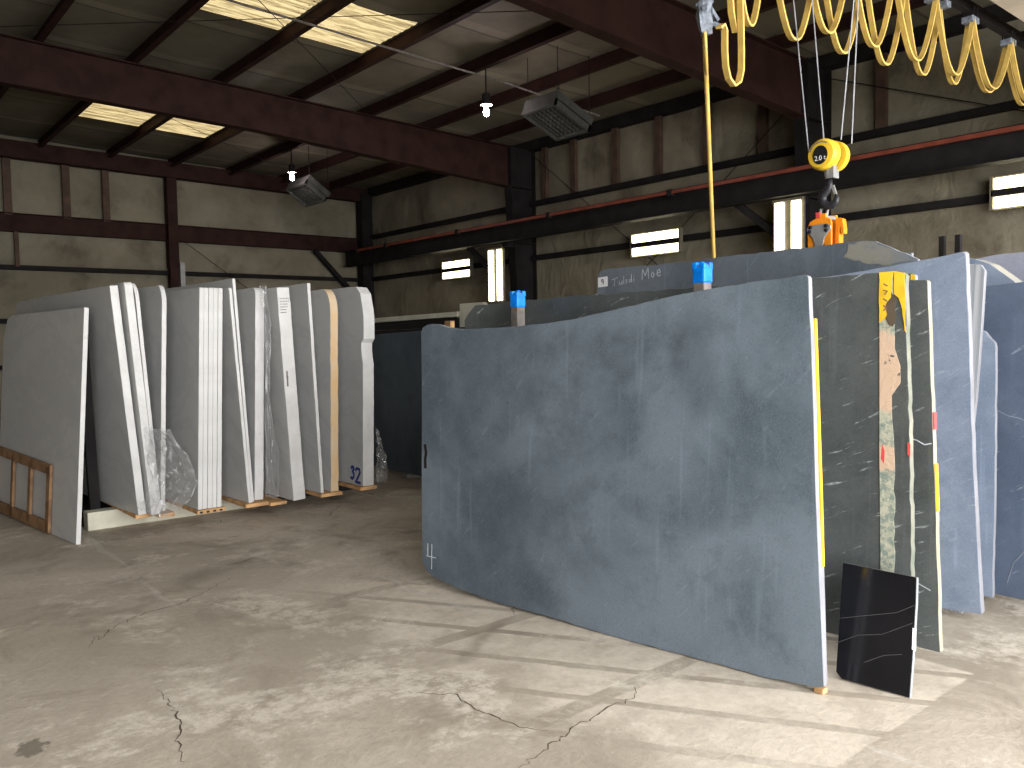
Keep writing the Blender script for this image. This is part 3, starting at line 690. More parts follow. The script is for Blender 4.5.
o = [(-1.6, 0), (.8, 0), (.8, 2.02), (.246, 2.035), (.09, 2.048), (0, 2.059), (-.14, 2.06), (-.8, 2.05), (-1.6, 2.02)]
R9, f9 = slab('stone_slab', 'grey purple slab behind the curved corner slab, at the right side of the picture', (5.95, 2.085, 0.0), 0, 0, rough(o, .006, .06, 13, lambda u, v: v > 1.9), .04, 'purple', 'chip', G)
# slab held by the lifting clamp
oR10 = [(1.07, .1), (1.07, 1.99), (1.064, 2.08), (1.045, 2.12), (1.01, 2.143), (.896, 2.151), (.592, 2.149), (.286, 2.145), (0, 2.149), (-.354, 2.158), (-.68, 2.160), (-.981, 2.164), (-1.10, 2.166), (-1.192, 2.166), (-1.274, 2.167), (-1.36, 2.155), (-1.457, 2.108), (-1.552, 2.061), (-1.632, 2.016), (-1.66, 1.8), (-1.66, .1)]
R10, f10 = slab('soapstone_slab', 'long grey slab with chalk writing and a white tag, standing before the orange clamp', (5.28, 3.968, 0.0), -.03, 0, rough(oR10, .007, .05, 14, lambda u, v: v > 2.0), .035, 'slate', 'stone_edge', G)
decal(R10, f10, 'white_tag', [[(1.055, 1.995), (.945, 2.0), (.945, 2.085), (1.055, 2.08)]], 'white', -.002, .001)
strokes(R10, f10, 'tag_figure', [arc((1.0, 2.05), .012, 0, 360), [(.99, 2.05), (.993, 2.02)]], .006, 'black', -.0045)
decal(R10, f10, 'chipped_patch', [rough([(-1.15, 2.07), (-1.18, 2.155), (-1.274, 2.162), (-1.36, 2.150), (-1.46, 2.102), (-1.55, 2.055), (-1.62, 2.01), (-1.45, 1.99), (-1.28, 2.02)], .012, .03, 15)], 'chip_face', -.001, .003)
# chalk writing "Tulsdi Moe", right to left in u
def wr(x, y): return (.90 - x, 1.995 + y + x * .105)
W0 = [[(0, .055), (.07, .065)], [(.035, .06), (.03, 0)], [(.085, .03), (.085, .008), (.10, 0), (.112, .01), (.115, .032), (.117, 0)], [(.135, .065), (.133, 0)], [(.175, .03), (.155, .027), (.17, .014), (.155, 0)],
      [(.215, .028), (.195, .022), (.197, .003), (.214, .008), (.218, .065), (.22, .0)], [(.245, .03), (.243, 0)], [(.247, .045), (.247, .05)],
      [(.33, 0), (.335, .085), (.365, .03), (.395, .088), (.40, .0)], [(.44, .045), (.425, .025), (.44, 0), (.458, .02), (.44, .045)], [(.485, .025), (.52, .03), (.51, .055), (.488, .045), (.487, .012), (.505, 0), (.525, .01)]]
for W1 in (W0[:7], W0[7:8], W0[8:9], W0[9:]): strokes(R10, f10, 'chalk_letters', [[wr(x, y) for x, y in l] for l in W1], .005, 'chalk')
o = [(-1.5, .1), (1.0, .1), (1.0, 2.05), (.4, 2.09), (-.7, 2.10), (-1.1, 2.12), (-1.5, 2.08)]
R10b, _ = slab('soapstone_slab', 'slab held in the orange clamp, almost hidden behind the chalk marked slab', (5.492, 3.968, 0.0), -.03, 0, o, .035, 'slate', 'stone_edge', G)
# bearers under this group
block((3.74, 2.6, 0), (4.05, 2.7, .075), 'squared timber bearer under the dark green slabs', 'post', 'wood_bearer')
block((4.66, 2.0, 0), (4.80, 2.07, .055), 'small pale spacer under the tall blue slab', 'cream')
block((5.22, 3.0, 0), (5.62, 3.1, .099), 'timber bearer under the chalk marked slab', 'post', 'wood_bearer')
block((5.22, 4.6, 0), (5.62, 4.7, .099), 'timber bearer under the far end of the chalk marked slab', 'post', 'wood_bearer')

# polished offcut
oB = [(0, 0), (.29, .006), (.318, .03), (.345, .518), (.022, .507), (.014, .40), (.004, .161)]
B, fB = slab('black_offcut', 'small polished black slab piece leaning in front of the banded slab', (3.497, 1.550, 0.003), -.13, 18, oB, .028, 'polished', 'dark_edge', None, 'stone piece')
mb = MB(); mb.hexa([fB(.004 - .003, .001, .20), fB(.004 - .003, .012, .20), fB(.012, .012, .20), fB(.012, -.001, .20), fB(.010 - .003, .001, .29), fB(.010 - .003, .012, .29), fB(.018, .012, .29), fB(.018, -.001, .29)])
part(mb, 'white_sticker', 'white', B)
for k, ln in enumerate(([(.33, .155), (.24, .21), (.14, .235), (.02, .31)], [(.33, .265), (.22, .30), (.09, .34), (.02, .385)], [(.20, .10), (.12, .15), (.05, .17)])): strokes(B, fB, 'pale_vein', [ln], .002, 'faint')

# blue capped rack posts
def post(x, y, z, label):
    t = thing('rack_post', label, 'post', (x, y, 0), 'blue capped rack posts')
    part(MB().box((x - .033, y - .033, 0), (x + .033, y + .033, z - .004)), 'post', 'post', t, bevel=.004)
    mb = MB(); ring = [(-.037, -.037), (.037, -.037), (.037, .037), (-.037, .037)]
    mb.box((x - .038, y - .038, z - .10), (x + .038, y + .038, z - .01))
    TW = part(mb, 'tape_wrap', 'tape', t, bevel=.01)
    for sx in (-1, 1):
        for sy in (-1, 1): part(MB().box((x + sx * .024 - .015, y + sy * .024 - .015, z - .03), (x + sx * .024 + .015, y + sy * .024 + .015, z + .008 * (1 + (sx + sy) * .4))), 'tape_fold', 'tape', TW, bevel=.006)
post(3.52, 4.09, 1.86, 'rack post with a blue taped top by the far end of the foremost slab')
post(3.52, 2.63, 1.925, 'rack post with a blue taped top under the chalk marked slab, near the yellow cable')
# steel uprights of the rack behind
for y, l in ((2.59, 'thin dark rack upright above the tall blue slab, the one nearer the hook'), (2.48, 'thin dark rack upright above the tall blue slab, the one nearer the picture edge')):
    t = thing('rack_upright', l, 'post', (6.3, y, 0), 'thin rack uprights')
    part(MB().box((6.28, y - .018, 0), (6.32, y + .018, 2.25)), 'tube', 'steel_dark', t)
    part(MB().box((6.2, y - .04, 0), (6.4, y + .04, .015)), 'foot_plate', 'steel_dark', t)

# --- dark slabs beyond, in the middle of the hall
H = 'dark slabs in the middle of the hall'
slab('dark_slab', 'dark blue grey slab standing in the gap between the marble row and the foremost slab', (5.153, 6.2, 0.05), 0, 0, [(0, 0), (2.9, 0), (2.9, 1.55), (2.3, 1.60), (1.5, 1.62), (.7, 1.63), (0, 1.62)], .03, 'charcoal', 'dark_edge', H)
slab('dark_slab', 'near black slab behind the dark blue grey slab, its top just showing', (5.40, 6.3, 0.05), 0, 0, [(0, 0), (2.9, 0), (2.9, 1.65), (0, 1.65)], .03, 'polished', 'dark_edge', H)
slab('stone_slab', 'black slab under the pale rail at the back of the middle rack', (5.62, 7.55, 0.05), 0, 0, [(0, 0), (2.4, 0), (2.4, 1.75), (0, 1.775)], .06, 'polished', 'dark_edge', H)
tag(MB().hexa([(5.60, 7.56, 1.827), (5.69, 7.56, 1.827), (5.69, 9.9, 1.803), (5.60, 9.9, 1.803), (5.60, 7.56, 1.885), (5.69, 7.56, 1.885), (5.69, 9.9, 1.86), (5.60, 9.9, 1.86)]).build('timber_rail', 'cream', loc=(5.645, 8.7, 1.815), bevel=.003), 'pale rail lying along the top of the middle rack', 'rail')
slab('stone_slab', 'pale slab end peeping above the left end of the dark green slab', (5.60, 7.05, 0.0), 0, 0, [(0, 0), (.46, 0), (.46, 1.97), (.05, 1.97), (0, 1.94)], .05, 'cream', 'cream_edge', H)
block((5.385, 7.40, 1.70), (5.445, 7.51, 1.775), 'orange timber spacer wedged at the top of the middle rack', 'wood', 'wood_spacer')
block((5.1, 7.9, 0), (5.75, 8.0, .05), 'timber bearer under the dark slabs in the middle of the hall', 'post', 'wood_bearer')
block((5.1, 6.4, 0), (5.75, 6.5, .05), 'timber bearer under the near end of the dark slabs in the middle of the hall', 'post', 'wood_bearer')

# ------------------------------------------------------------------ the white marble row on the left
MG = 'white marble slabs in the left row'
def mslab(label, X, Y, z0, topX, topZ, L, t, slope=-.05, r=.0, edge='marble_edge', notch=(), seed=1, slant=0.0, amp=.004, edgepts=None):
    X *= .984; topX *= .984
    lean = math.degrees(math.atan2(topX - X, topZ - z0)); h = (topZ - z0) / math.cos(math.radians(lean))
    end = []
    if edgepts: end = edgepts
    else:
        if r: end = [(r * (1 - math.sin(a)), h - r * 1.35 * (1 - math.cos(a))) for a in [math.radians(k) for k in (15, 30, 45, 60, 75, 90)]]
        else: end = [(.008, h), (0, h - .008)]
    o = [(0, 0), (L, 0), (L, h - .22), (L - .10, h - .04), (L - .22, h - .005)] + end
    o = rough(o, amp, .07, seed, lambda u, v: u < .3 or v > h - .3)
    return slab('marble_slab', label, (X, Y, z0), slope, lean, o, t, 'marble', edge, MG, 'marble slab')
L1, fL1 = mslab('white edged marble slab standing foremost in the left row, brown frame against it', 1.547, 7.13, 0.004, 1.687, 1.866, 2.06, .036, -.11, amp=.001)
L2a, fa = mslab('marble slab leaning left, first of the thick three behind the foremost marble slab', 1.99, 7.0, .19, 1.84, 2.03, 2.95, .062, -.06, seed=2)
L2b, fb2 = mslab('thick marble slab leaning left, middle one of the three behind the foremost marble slab', 2.070, 6.93, .19, 1.930, 2.055, 2.95, .062, -.06, seed=3, r=.03)
L2c, fc = mslab('marble slab with rounded top corner, last of the leaning three beside the loose plastic', 2.140, 6.99, .19, 2.022, 2.06, 2.95, .03, -.06, seed=4, r=.10)
L3, f3 = mslab('single thin marble slab with rounded corner, standing just left of the packed upright bundle', 2.183, 7.06, .19, 2.268, 2.06, 2.9, .038, -.05, seed=5, r=.12)
names4 = ['first slab from the left in the packed upright marble bundle', 'second slab from the left in the packed upright marble bundle', 'third slab from the left in the packed upright marble bundle', 'fourth slab from the left in the packed upright marble bundle', 'last slab on the right in the packed upright marble bundle']
for i, l in enumerate(names4):
    mslab(l, 2.43 + .0405 * i, 6.88 + (.004 if i % 2 else 0), .19, 2.512 + .0398 * i, 2.03, 2.9, .0378, -.05, seed=20 + i, amp=.0015)
L5b, _ = mslab('shorter of the two thin slabs leaning against the packed marble bundle', 2.86, 6.85, .19, 2.745, 2.03, 2.8, .026, -.05, seed=6, r=.02)
L5, _ = mslab('taller of the two thin slabs leaning left beside the packed marble bundle', 2.896, 6.88, .19, 2.79, 2.11, 2.8, .026, -.05, seed=7, amp=.001)
L6, f6m = mslab('marble slab wrapped in clear plastic, rounded top, in the middle of the left row', 2.955, 6.95, .19, 3.03, 2.05, 2.9, .083, -.05, seed=8, r=.06)
L7, f7m = mslab('thick white slab with small printed dots near the top of its end, leaning left', 3.25, 6.79, .165, 3.15, 2.04, 2.9, .115, -.05, seed=9, amp=.006)
mb = MB()
for i in range(6):
    for j in range(6 - i // 2):
        v = 1.78 - i * .024; w = .022 + j * .015
        p = f7m(-.004, w, v); mb.box((p.x - .003, p.y - .001, p.z - .004), (p.x + .003, p.y + .004, p.z + .004))
part(mb, 'printed_dots', 'post', L7)
for v, hh in ((1.12, .03), (1.06, .045)):
    p = f7m(-.006, .03, v); part(MB().box((p.x - .006, p.y - .001, p.z - hh), (p.x + .006, p.y + .004, p.z + hh)), 'dark_mark', 'post', L7)
L7b, _ = mslab('thin marble slab tucked behind the dotted thick slab, lower than it', 3.385, 6.89, .165, 3.30, 1.96, 2.8, .022, -.05, seed=10, r=.03)
L8, _ = mslab('very thin tall marble slab leaning left, between the dotted slab and the tan edged slab', 3.54, 6.83, .19, 3.462, 2.09, 2.8, .03, -.05, seed=11, amp=.004)
L9, _ = mslab('marble slab with a tan speckled edge and rounded chipped top', 3.645, 6.83, .19, 3.695, 2.055, 2.85, .078, -.05, edge='marble_edge_tan', seed=12, r=.16, amp=.007)
h10 = 1.90
pts10 = [(.24, h10 + .0), (.12, h10 - .005), (.05, h10 - .07), (.01, h10 - .20), (-.01, h10 - .30), (-.012, h10 - .50), (.028, h10 - .54), (.03, h10 - .60), (.0, h10 - .74), (-.004, .8), (0, .3)]
L10, f10m = mslab('thick white marble slab with a notched end and blue figures at its foot', 4.01, 6.88, .19, 4.07, 2.09, 2.9, .122, -.05, seed=13, edgepts=pts10, amp=.004)
K32 = lambda L: [(.03 + (u - .06) * .72, .015 + (v - .03) * .66) for u, v in L]
for ln in ([(.30, .24), (.285, .26), (.25, .262), (.235, .235), (.265, .195), (.235, .165), (.235, .12), (.27, .085), (.31, .10)], [(.19, .22), (.165, .25), (.10, .24), (.085, .20), (.12, .14), (.19, .05), (.08, .045)]):
    strokes(L10, f10m, 'blue_figure', [K32(ln)], .026, 'blue_paint')
# brown frame leaning on the first slab
FR = thing('crate_frame', 'brown wooden frame with three openings leaning against the foremost marble slab', 'wooden frame', tuple(fL1(1.3, -.03, .0)))
def frbar(a, b, wd, name):
    mb = MB(); (u0, v0), (u1, v1) = a, b; L = math.hypot(u1 - u0, v1 - v0); pu, pv = -(v1 - v0) / L * wd / 2, (u1 - u0) / L * wd / 2
    mb.prism([(u0 + pu, v0 + pv), (u1 + pu, v1 + pv), (u1 - pu, v1 - pv), (u0 - pu, v0 - pv)], lambda u, w, v: fL1(u, -.03 + w, v), .024)
    part(mb, name, 'crate', FR, bevel=.003)
frbar((.56, .535), (2.10, .585), .085, 'rail'); frbar((.56, .055), (2.10, .065), .095, 'rail')
for u, wd in ((.60, .085), (1.075, .07), (1.56, .06), (2.07, .07)): frbar((u, .01 if u < 1 else .02), (u, .56), wd, 'stile')

# rack under the marble row
RK = thing('steel_rack', 'dark A-frame rack with a pale painted base beam under the left marble row', 'rack', (2.4, 8.4, 0))
part(MB().box((1.72, 7.6, 0), (3.2, 7.74, .155)), 'base_beam', 'cream', RK, bevel=.006)
part(MB().box((1.6, 9.3, 0), (3.2, 9.44, .155)), 'base_beam', 'cream', RK, bevel=.006)
part(MB().box((1.72, 7.76, .02), (1.98, 9.2, .14)), 'side_beam', 'steel_dark', RK, bevel=.004)
part(MB().bar((1.825, 7.8, .14), (1.722, 7.55, 1.80), .08, .06, up=(0, 1, 0)), 'leg', 'steel_dark', RK)
part(MB().bar((1.70, 9.1, .14), (1.59, 9.1, 1.80), .075, .06, up=(0, 1, 0)), 'leg', 'steel_dark', RK)
part(MB().bar((1.722, 7.52, 1.80), (1.59, 9.14, 1.80), .06, .05), 'top_rail', 'steel_dark', RK)
RK2 = thing('steel_rack', 'low dark base beams under the right half of the marble row', 'rack', (3.8, 8.4, 0))
part(MB().box((3.25, 7.75, 0), (4.45, 7.89, .155)), 'base_beam', 'steel_dark', RK2)
part(MB().box((3.25, 9.3, 0), (4.45, 9.44, .155)), 'base_beam', 'steel_dark', RK2)
BG = 'boards under the marble slabs'
def board(x0, x1, y0, label, z0=.157, z1=.188):
    x0 *= .984; x1 *= .984
    return tag(MB().box((x0, y0, z0), (x1, y0 + 2.7, z1)).build('wood_board', 'wood', loc=((x0 + x1) / 2, y0 + 1.3, z0), bevel=.003), label, 'board', BG)
board(2.13, 2.26, 6.94, 'board end under the thin slab by the loose plastic')
board(1.98, 2.12, 7.05, 'board hidden under the three leaning slabs beside the pale beam')
bd = tag(MB().box((2.375, 6.85, .157), (2.61, 9.6, .188)).build('slotted_board', 'wood', loc=(2.53, 8.3, .157), bevel=.003), 'slotted board with dark holes under the packed upright bundle', 'board', BG)
for i in range(4): part(MB().box((2.395 + i * .055, 6.848, .162), (2.42 + i * .055, 6.86, .178)), 'hole', 'black', bd)
board(2.82, 3.03, 6.82, 'board under the two thin leaning slabs and the plastic wrapped slab')
board(3.06, 3.22, 6.86, 'board just left of the foot of the dotted thick slab', .135, .163)
board(3.52, 3.74, 6.79, 'board under the very thin slab and the tan edged slab')
board(3.96, 4.14, 6.84, 'board under the last thick slab with the blue figures')

# clear plastic left on the slabs
def plastic(label, rows, seed, amp=.03, n=22, name='plastic_sheet'):
    """rows: list of (list of points) from top to bottom, crumpled between"""
    m = len(rows[0]); mb = MB(); G_ = []
    K = 26
    for i in range(K + 1):
        t = i / K * (len(rows) - 1); a = min(int(t), len(rows) - 2); ft = t - a; line = []
        for j in range(n + 1):
            s = j / n * (m - 1); b = min(int(s), m - 2); fs = s - b
            P = [Vector(rows[aa][bb]) for aa in (a, a + 1) for bb in (b, b + 1)]
            p = (P[0] * (1 - fs) + P[1] * fs) * (1 - ft) + (P[2] * (1 - fs) + P[3] * fs) * ft
            q = Vector((j * .55 + seed * 9, i * .28, seed)); k = Vector((noise.noise(q), -abs(noise.noise(q + Vector((5, 3, 1)))) * 1.6, noise.noise(q + Vector((1, 7, 3)))))
            k2 = Vector((noise.noise(q * 2.7), noise.noise(q * 2.7 + Vector((4, 4, 4))), noise.noise(q * 2.7 + Vector((8, 2, 4))))) * .4
            line.append(mb.bm.verts.new(p + (k + k2) * amp))
        G_.append(line)
    for i in range(K):
        for j in range(n): mb.face([G_[i][j], G_[i][j + 1], G_[i + 1][j + 1], G_[i + 1][j]])
    c = tuple(rows[-1][0])
    return tag(mb.build(name, 'plastic', loc=c), label, 'plastic sheet')
plastic('torn clear plastic hanging between the leaning three slabs and the packed bundle', [[(2.007, 6.950, .90), (2.086, 6.860, .89), (2.155, 6.860, .87)], [(2.017, 6.935, .72), (2.125, 6.790, .72), (2.293, 6.810, .66)], [(2.027, 6.850, .5), (2.165, 6.770, .5), (2.371, 6.820, .42)], [(1.968, 6.850, .36), (2.145, 6.790, .38), (2.303, 6.810, .28)], [(1.919, 6.890, .26), (2.047, 6.840, .2), (2.116, 6.870, .17)]], 1, .04)
plastic('clear plastic wrap hanging down the end of the wrapped slab in mid row', [[(3.001, 6.930, 2.06), (3.060, 6.910, 2.06), (3.080, 7.0, 2.03)], [(3.021, 6.890, 1.75), (3.070, 6.870, 1.7), (3.119, 6.990, 1.68)], [(3.001, 6.890, 1.2), (3.031, 6.870, 1.2), (3.070, 6.990, 1.2)], [(2.991, 6.890, .6), (3.050, 6.860, .6), (3.139, 6.940, .55)], [(2.982, 6.890, .22), (3.041, 6.860, .2), (3.129, 6.940, .2)]], 2, .02)
plastic('small clear plastic flap at the foot of the last marble slab', [[(4.083, 6.870, .74), (4.103, 6.870, .73), (4.122, 6.890, .72)], [(4.083, 6.850, .5), (4.142, 6.840, .5), (4.201, 6.870, .45)], [(4.063, 6.850, .22), (4.142, 6.840, .21), (4.201, 6.870, .2)]], 3, .025, 12)

# ------------------------------------------------------------------ bridge crane
CR = thing('crane_bridge', 'cream painted crane bridge girder crossing the top right corner', 'crane', (2, 2.78, 4.3))
mb = MB()
mb.box((XL + .5, 2.56, 4.62), (12.2, 3.00, 5.25)); mb.box((XL + .5, 2.52, 4.58), (12.2, 3.05, 4.62)); mb.box((XL + .5, 2.52, 5.25), (12.2, 3.05, 5.29))
part(mb, 'girder', 'crane', CR, bevel=.004)
part(MB().box((12.28, 1.5, 4.31), (12.56, 3.7, 4.62)).box((11.9, 2.5, 4.5), (12.3, 3.08, 4.62)), 'end_truck', 'crane', CR, bevel=.01)
mb = MB(); ibeam(mb, (3.8, 3.36, 4.70), (12.2, 3.36, 4.68), .10, .07); part(mb, 'cable_track', 'steel_dark', CR)
for x in (4.2, 6.2, 8.2, 10.2, 12.0): part(MB().box((x - .03, 3.0, 4.75), (x + .03, 3.40, 4.80)), 'track_arm', 'steel_dark', CR)
HO = thing('hoist', 'wire rope hoist running under the crane bridge above the hook block', 'hoist', (5.25, 2.92, 4.2))
part(MB().box((4.95, 2.7, 4.22), (5.55, 3.12, 4.57)), 'hoist_body', 'block_yellow', HO, bevel=.02)
part(MB().lathe([(.12, -.3), (.14, -.29), (.14, .29), (.12, .3)], (5.25, 2.90, 4.18), 'Y'), 'rope_drum', 'steel_dark', HO)
WG = 'hoist wires above the hook block'
for (a, b, l) in (((5.25, 3.13, 3.57), (5.25, 3.045, 2.80), 'outermost left steel wire running up from the yellow hook block'), ((5.29, 3.02, 3.6), (5.33, 2.975, 2.88), 'second steel wire from the left running up from the yellow hook block'),
                  ((5.25, 2.73, 3.61), (5.27, 2.815, 2.84), 'third steel wire from the left running up from the yellow hook block'), ((5.34, 2.745, 3.5), (5.36, 2.785, 2.82), 'outermost right steel wire running up from the yellow hook block')):
    a, b = Vector(a), Vector(b); top = b + (a - b) * ((4.25 - b.z) / (a.z - b.z))
    tag(MB().tube([b, top], .0045, 6).build('hoist_wire', 'wire', loc=tuple(b)), l, 'wire', WG)
# hook block
HB = thing('hook_block', 'yellow round hook block with a dark forged hook hanging above the clamp', 'crane hook', (5.25, 2.915, 2.5))
def disc(x0, x1, y, z, r, name, mat, k=1.0):
    s = 1 if x1 > x0 else -1; w = abs(x1 - x0)
    mb = MB().lathe([(r * .55, 0), (r * .86, s * w * .06), (r, s * w * .35), (r, s * w)], (x0, y, z), 'X', 36)
    part(mb, name, mat, HB, smooth=False)
disc(5.175, 5.255, 2.915, 2.765, .108, 'sheave_cover', 'block_yellow')
disc(5.355, 5.275, 2.885, 2.755, .106, 'sheave_cover', 'block_yellow')
part(MB().lathe([(.085, 5.25 - 5.25), (.085, .03)], (5.25, 2.90, 2.76), 'X', 28), 'sheave', 'hook', HB)
mb = MB(); ov = [(.054 * math.cos(math.radians(a)), .064 * math.sin(math.radians(a))) for a in range(0, 360, 15)]
mb.prism(ov, lambda u, w, v: Vector((5.174 - w, 2.915 + u, 2.758 + v)), .004); RP = part(mb, 'rating_plate', 'black', HB)
def text(body, size, name, mat, parent, mw):
    cu = bpy.data.curves.new(name, 'FONT'); cu.body = body; cu.size = size; cu.align_x = 'CENTER'; cu.align_y = 'CENTER'; cu.extrude = .0006
    tmp = bpy.data.objects.new('text_source', cu); COL.objects.link(tmp)
    me = bpy.data.meshes.new_from_object(tmp.evaluated_get(bpy.context.evaluated_depsgraph_get())); bpy.data.objects.remove(tmp)
    me.transform(mw); me.transform(Matrix.Translation(-Vector(HB.location))); me.materials.clear(); me.materials.append(M[mat])
    o = bpy.data.objects.new(name, me); COL.objects.link(o); o.parent = parent; return o
mX = Matrix(((0, 0, -1, 5.169), (-1, 0, 0, 2.913), (0, 1, 0, 2.735), (0, 0, 0, 1)))
text('2.0 t', .046, 'rating_text', 'white', RP, mX)
mb = MB()
for a in range(60, 166, 9):
    t = math.radians(a); c = Vector((5.178, 2.915 - .082 * math.cos(t), 2.765 + .082 * math.sin(t)))
    mb.box((c.x - .003, c.y - .005, c.z - .004), (c.x + .002, c.y + .005, c.z + .005))
part(mb, 'rim_lettering', 'post', HB)
part(MB().box((5.225, 2.845, 2.60), (5.30, 2.875, 2.72)).lathe([(.03, 2.60), (.035, 2.62), (.035, 2.68), (.02, 2.70)], (5.26, 2.89, 0)), 'swivel', 'galv', HB)
hk = [(x_, y_, 2.60 + (z_ - 2.60) * .86) for x_, y_, z_ in [(5.26, 2.895, 2.60), (5.26, 2.893, 2.55), (5.26, 2.90, 2.52), (5.26, 2.935, 2.485), (5.26, 2.947, 2.45), (5.26, 2.938, 2.41), (5.26, 2.908, 2.385), (5.26, 2.872, 2.387), (5.26, 2.845, 2.41), (5.26, 2.838, 2.445), (5.26, 2.848, 2.47)]]
mb = MB(); rr = [.022, .024, .028, .031, .032, .031, .03, .028, .024, .018, .008]
rings = []
for i, p in enumerate(hk):
    p = Vector(p); d = (Vector(hk[min(i + 1, 10)]) - Vector(hk[max(i - 1, 0)])).normalized(); e1 = Vector((1, 0, 0)); e2 = d.cross(e1)
    rings.append([mb.bm.verts.new(p + (e1 * math.cos(2 * math.pi * k / 12) * .75 + e2 * math.sin(2 * math.pi * k / 12)) * rr[i]) for k in range(12)])
for a, b in zip(rings, rings[1:]):
    for k in range(12): mb.face([a[k], a[(k + 1) % 12], b[(k + 1) % 12], b[k]])
mb.face(rings[0][::-1]); mb.face(rings[-1])
hko = part(mb, 'hook', 'hook', HB, smooth=True)
part(MB().bar((5.26, 2.868, 2.55), (5.26, 2.846, 2.485), .012, .02), 'safety_latch', 'galv', hko)
# clamp gripping the slab: slab face plane is x 5.28 - 5.315 there (slope -.03)
sx = 5.28 + .03 * (3.968 - 2.895)
CL = thing('lifting_clamp', 'orange lifting clamp gripping a slab just behind the chalk marked slab', 'clamp', (sx, 2.895, 2.1))
Y0, Z0 = 2.895, 2.13
fY = lambda x, t: (lambda u, w, v: Vector((x + w, Y0 - u, Z0 + v)))
body = [(-.098, -.13), (-.10, .10), (-.098, .155), (-.085, .185), (-.055, .20), (-.035, .205), (-.03, .235), (.035, .235), (.04, .205), (.06, .20), (.075, .185), (.08, .155), (.078, -.13), (.045, -.13), (.03, .02), (-.045, .02), (-.06, -.13)]
part(MB().prism(body, fY(sx - .075, 0), .018), 'front_plate', 'orange', CL, bevel=.004)
part(MB().prism(body, fY(sx + .075, 0), .018), 'back_plate', 'orange', CL, bevel=.004)
part(MB().prism([(-.06, -.13), (.045, -.13), (.045, .03), (-.06, .03)], fY(sx - .05, 0), .046), 'jaw', 'orange', CL, bevel=.004)
part(MB().prism([(-.06, -.13), (.045, -.13), (.045, .03), (-.06, .03)], fY(sx + .04, 0), .034), 'jaw', 'orange', CL, bevel=.004)
arm = [(-.10, .12), (-.10, .145), (-.07, .16), (.05, .16), (.08, .145), (.08, .12), (.035, .07), (.018, .0), (.02, -.13), (-.035, -.13), (-.033, .0), (-.055, .07)]
GA = part(MB().prism(arm, fY(sx - .088, 0), .012), 'grip_arm', 'galv', CL, bevel=.003)
for u, v in ((-.07, .145), (.05, .145), (-.075, .115), (.05, .115)): part(MB().lathe([(.013, 0), (.013, -.008), (.008, -.012)], (sx - .088, Y0 - u, Z0 + v), 'X', 12), 'bolt', 'black', GA)
side = [(0, -.13), (.028, -.13), (.03, .13), (.036, .14), (.04, .09), (.062, .085), (.064, .12), (.052, .19), (.03, .20), (0, .19)]
part(MB().prism(side, lambda u, w, v: Vector((sx - .02 + w, Y0 - .078 - u, Z0 + v)), .05), 'side_wing', 'orange', CL, bevel=.004)
part(MB().box((sx - .057, Y0 - .03, Z0 + .20), (sx + .075, Y0 + .03, Z0 + .222)), 'bridge_pin', 'galv', CL)
part(MB().tube([(sx - .03, Y0 + .02, Z0 + .22), (sx - .04, Y0 + .022, Z0 + .265), (sx - .01, Y0 - .0, Z0 + .29), (sx - .02, Y0 - .022, Z0 + .265), (sx - .03, Y0 - .02, Z0 + .22)], .010, 8), 'shackle', 'galv', CL)
part(MB().box((sx - .08, Y0 + .005, Z0 + .205), (sx - .06, Y0 + .035, Z0 + .245)), 'red_tag', 'red_paint', CL)

for o, d in [(HB, (.21, .115, .035)), (CL, (.21, .165, .035)), (HO, (.21, .115, .0))] + [(o, (.21, .115, .05)) for o in COL.objects if o.name.startswith('hoist_wire')]:
    o.location = Vector(o.location) + Vector(d)
# festoon cables
def loops(xs, zt, zb, y, name='festoon_cable'):
    pts = []
    for i, (x0, x1) in enumerate(zip(xs, xs[1:])):
        b = zb[i % len(zb)] if not callable(zb) else zb((x0 + x1) / 2)
        h = zt - b; w = x1 - x0
        for k in range(17):
            t = k / 16.0; u = 2 * t - 1
            pts.append((x0 + w * (t + .05 * math.sin(2 * math.pi * t)), y, b + h * abs(u) ** 2.6))
        pts.pop()
    pts.append((xs[-1], y, zt)); return pts
ribbon = [(-.008, -.022), (.008, -.022), (.008, .022), (-.008, .022)]
def cable(pts, label, prof=ribbon):
    return tag(MB().sweep(pts, prof, up=(0, .98, .2)).build('festoon_cable', 'yellow_cable', loc=tuple(pts[0])), label, 'cable', 'yellow festoon cables')
rib2 = [(-.022, -.008), (-.022, .008), (.022, .008), (.022, -.008)]
XA = [4.85, 5.28, 5.98, 6.68, 7.40, 8.10, 8.75, 9.72, 10.7, 11.7]
cable(loops(XA, 4.56, lambda x: 3.68 + .07 * (x - 5.1) + .02 * math.sin(x * 9), 3.38), 'yellow flat cable hanging in deep loops along the crane bridge', rib2)
XB = [5.62, 6.33, 7.06, 7.86, 8.68, 9.66, 10.64]
cable(loops(XB, 4.56, lambda x: 3.85 + .04 * (x - 6) + .02 * math.sin(x * 7), 3.31), 'yellow flat cable hanging in shallower loops among the deep loops', rib2)
cable([(4.60, 3.3, 3.555), (4.645, 3.3, 3.585), (4.665, 3.3, 3.55), (4.665, 3.3, 3.42), (4.675, 3.3, 3.32), (4.705, 3.3, 3.25), (4.76, 3.3, 3.215), (4.82, 3.3, 3.25), (4.85, 3.3, 3.33), (4.853, 3.3, 3.45), (4.845, 3.3, 3.7), (4.83, 3.3, 4.0), (4.83, 3.3, 4.56)], 'hanging end of yellow flat cable forming a single low loop', rib2)
cable([(4.965, 3.35, 4.56), (4.93, 3.35, 4.1), (4.885, 3.35, 3.72), (4.85, 3.35, 3.6), (4.81, 3.35, 3.72), (4.775, 3.35, 4.1), (4.77, 3.35, 4.56)], 'narrow yellow cable loop gathered around the hanging end', rib2)
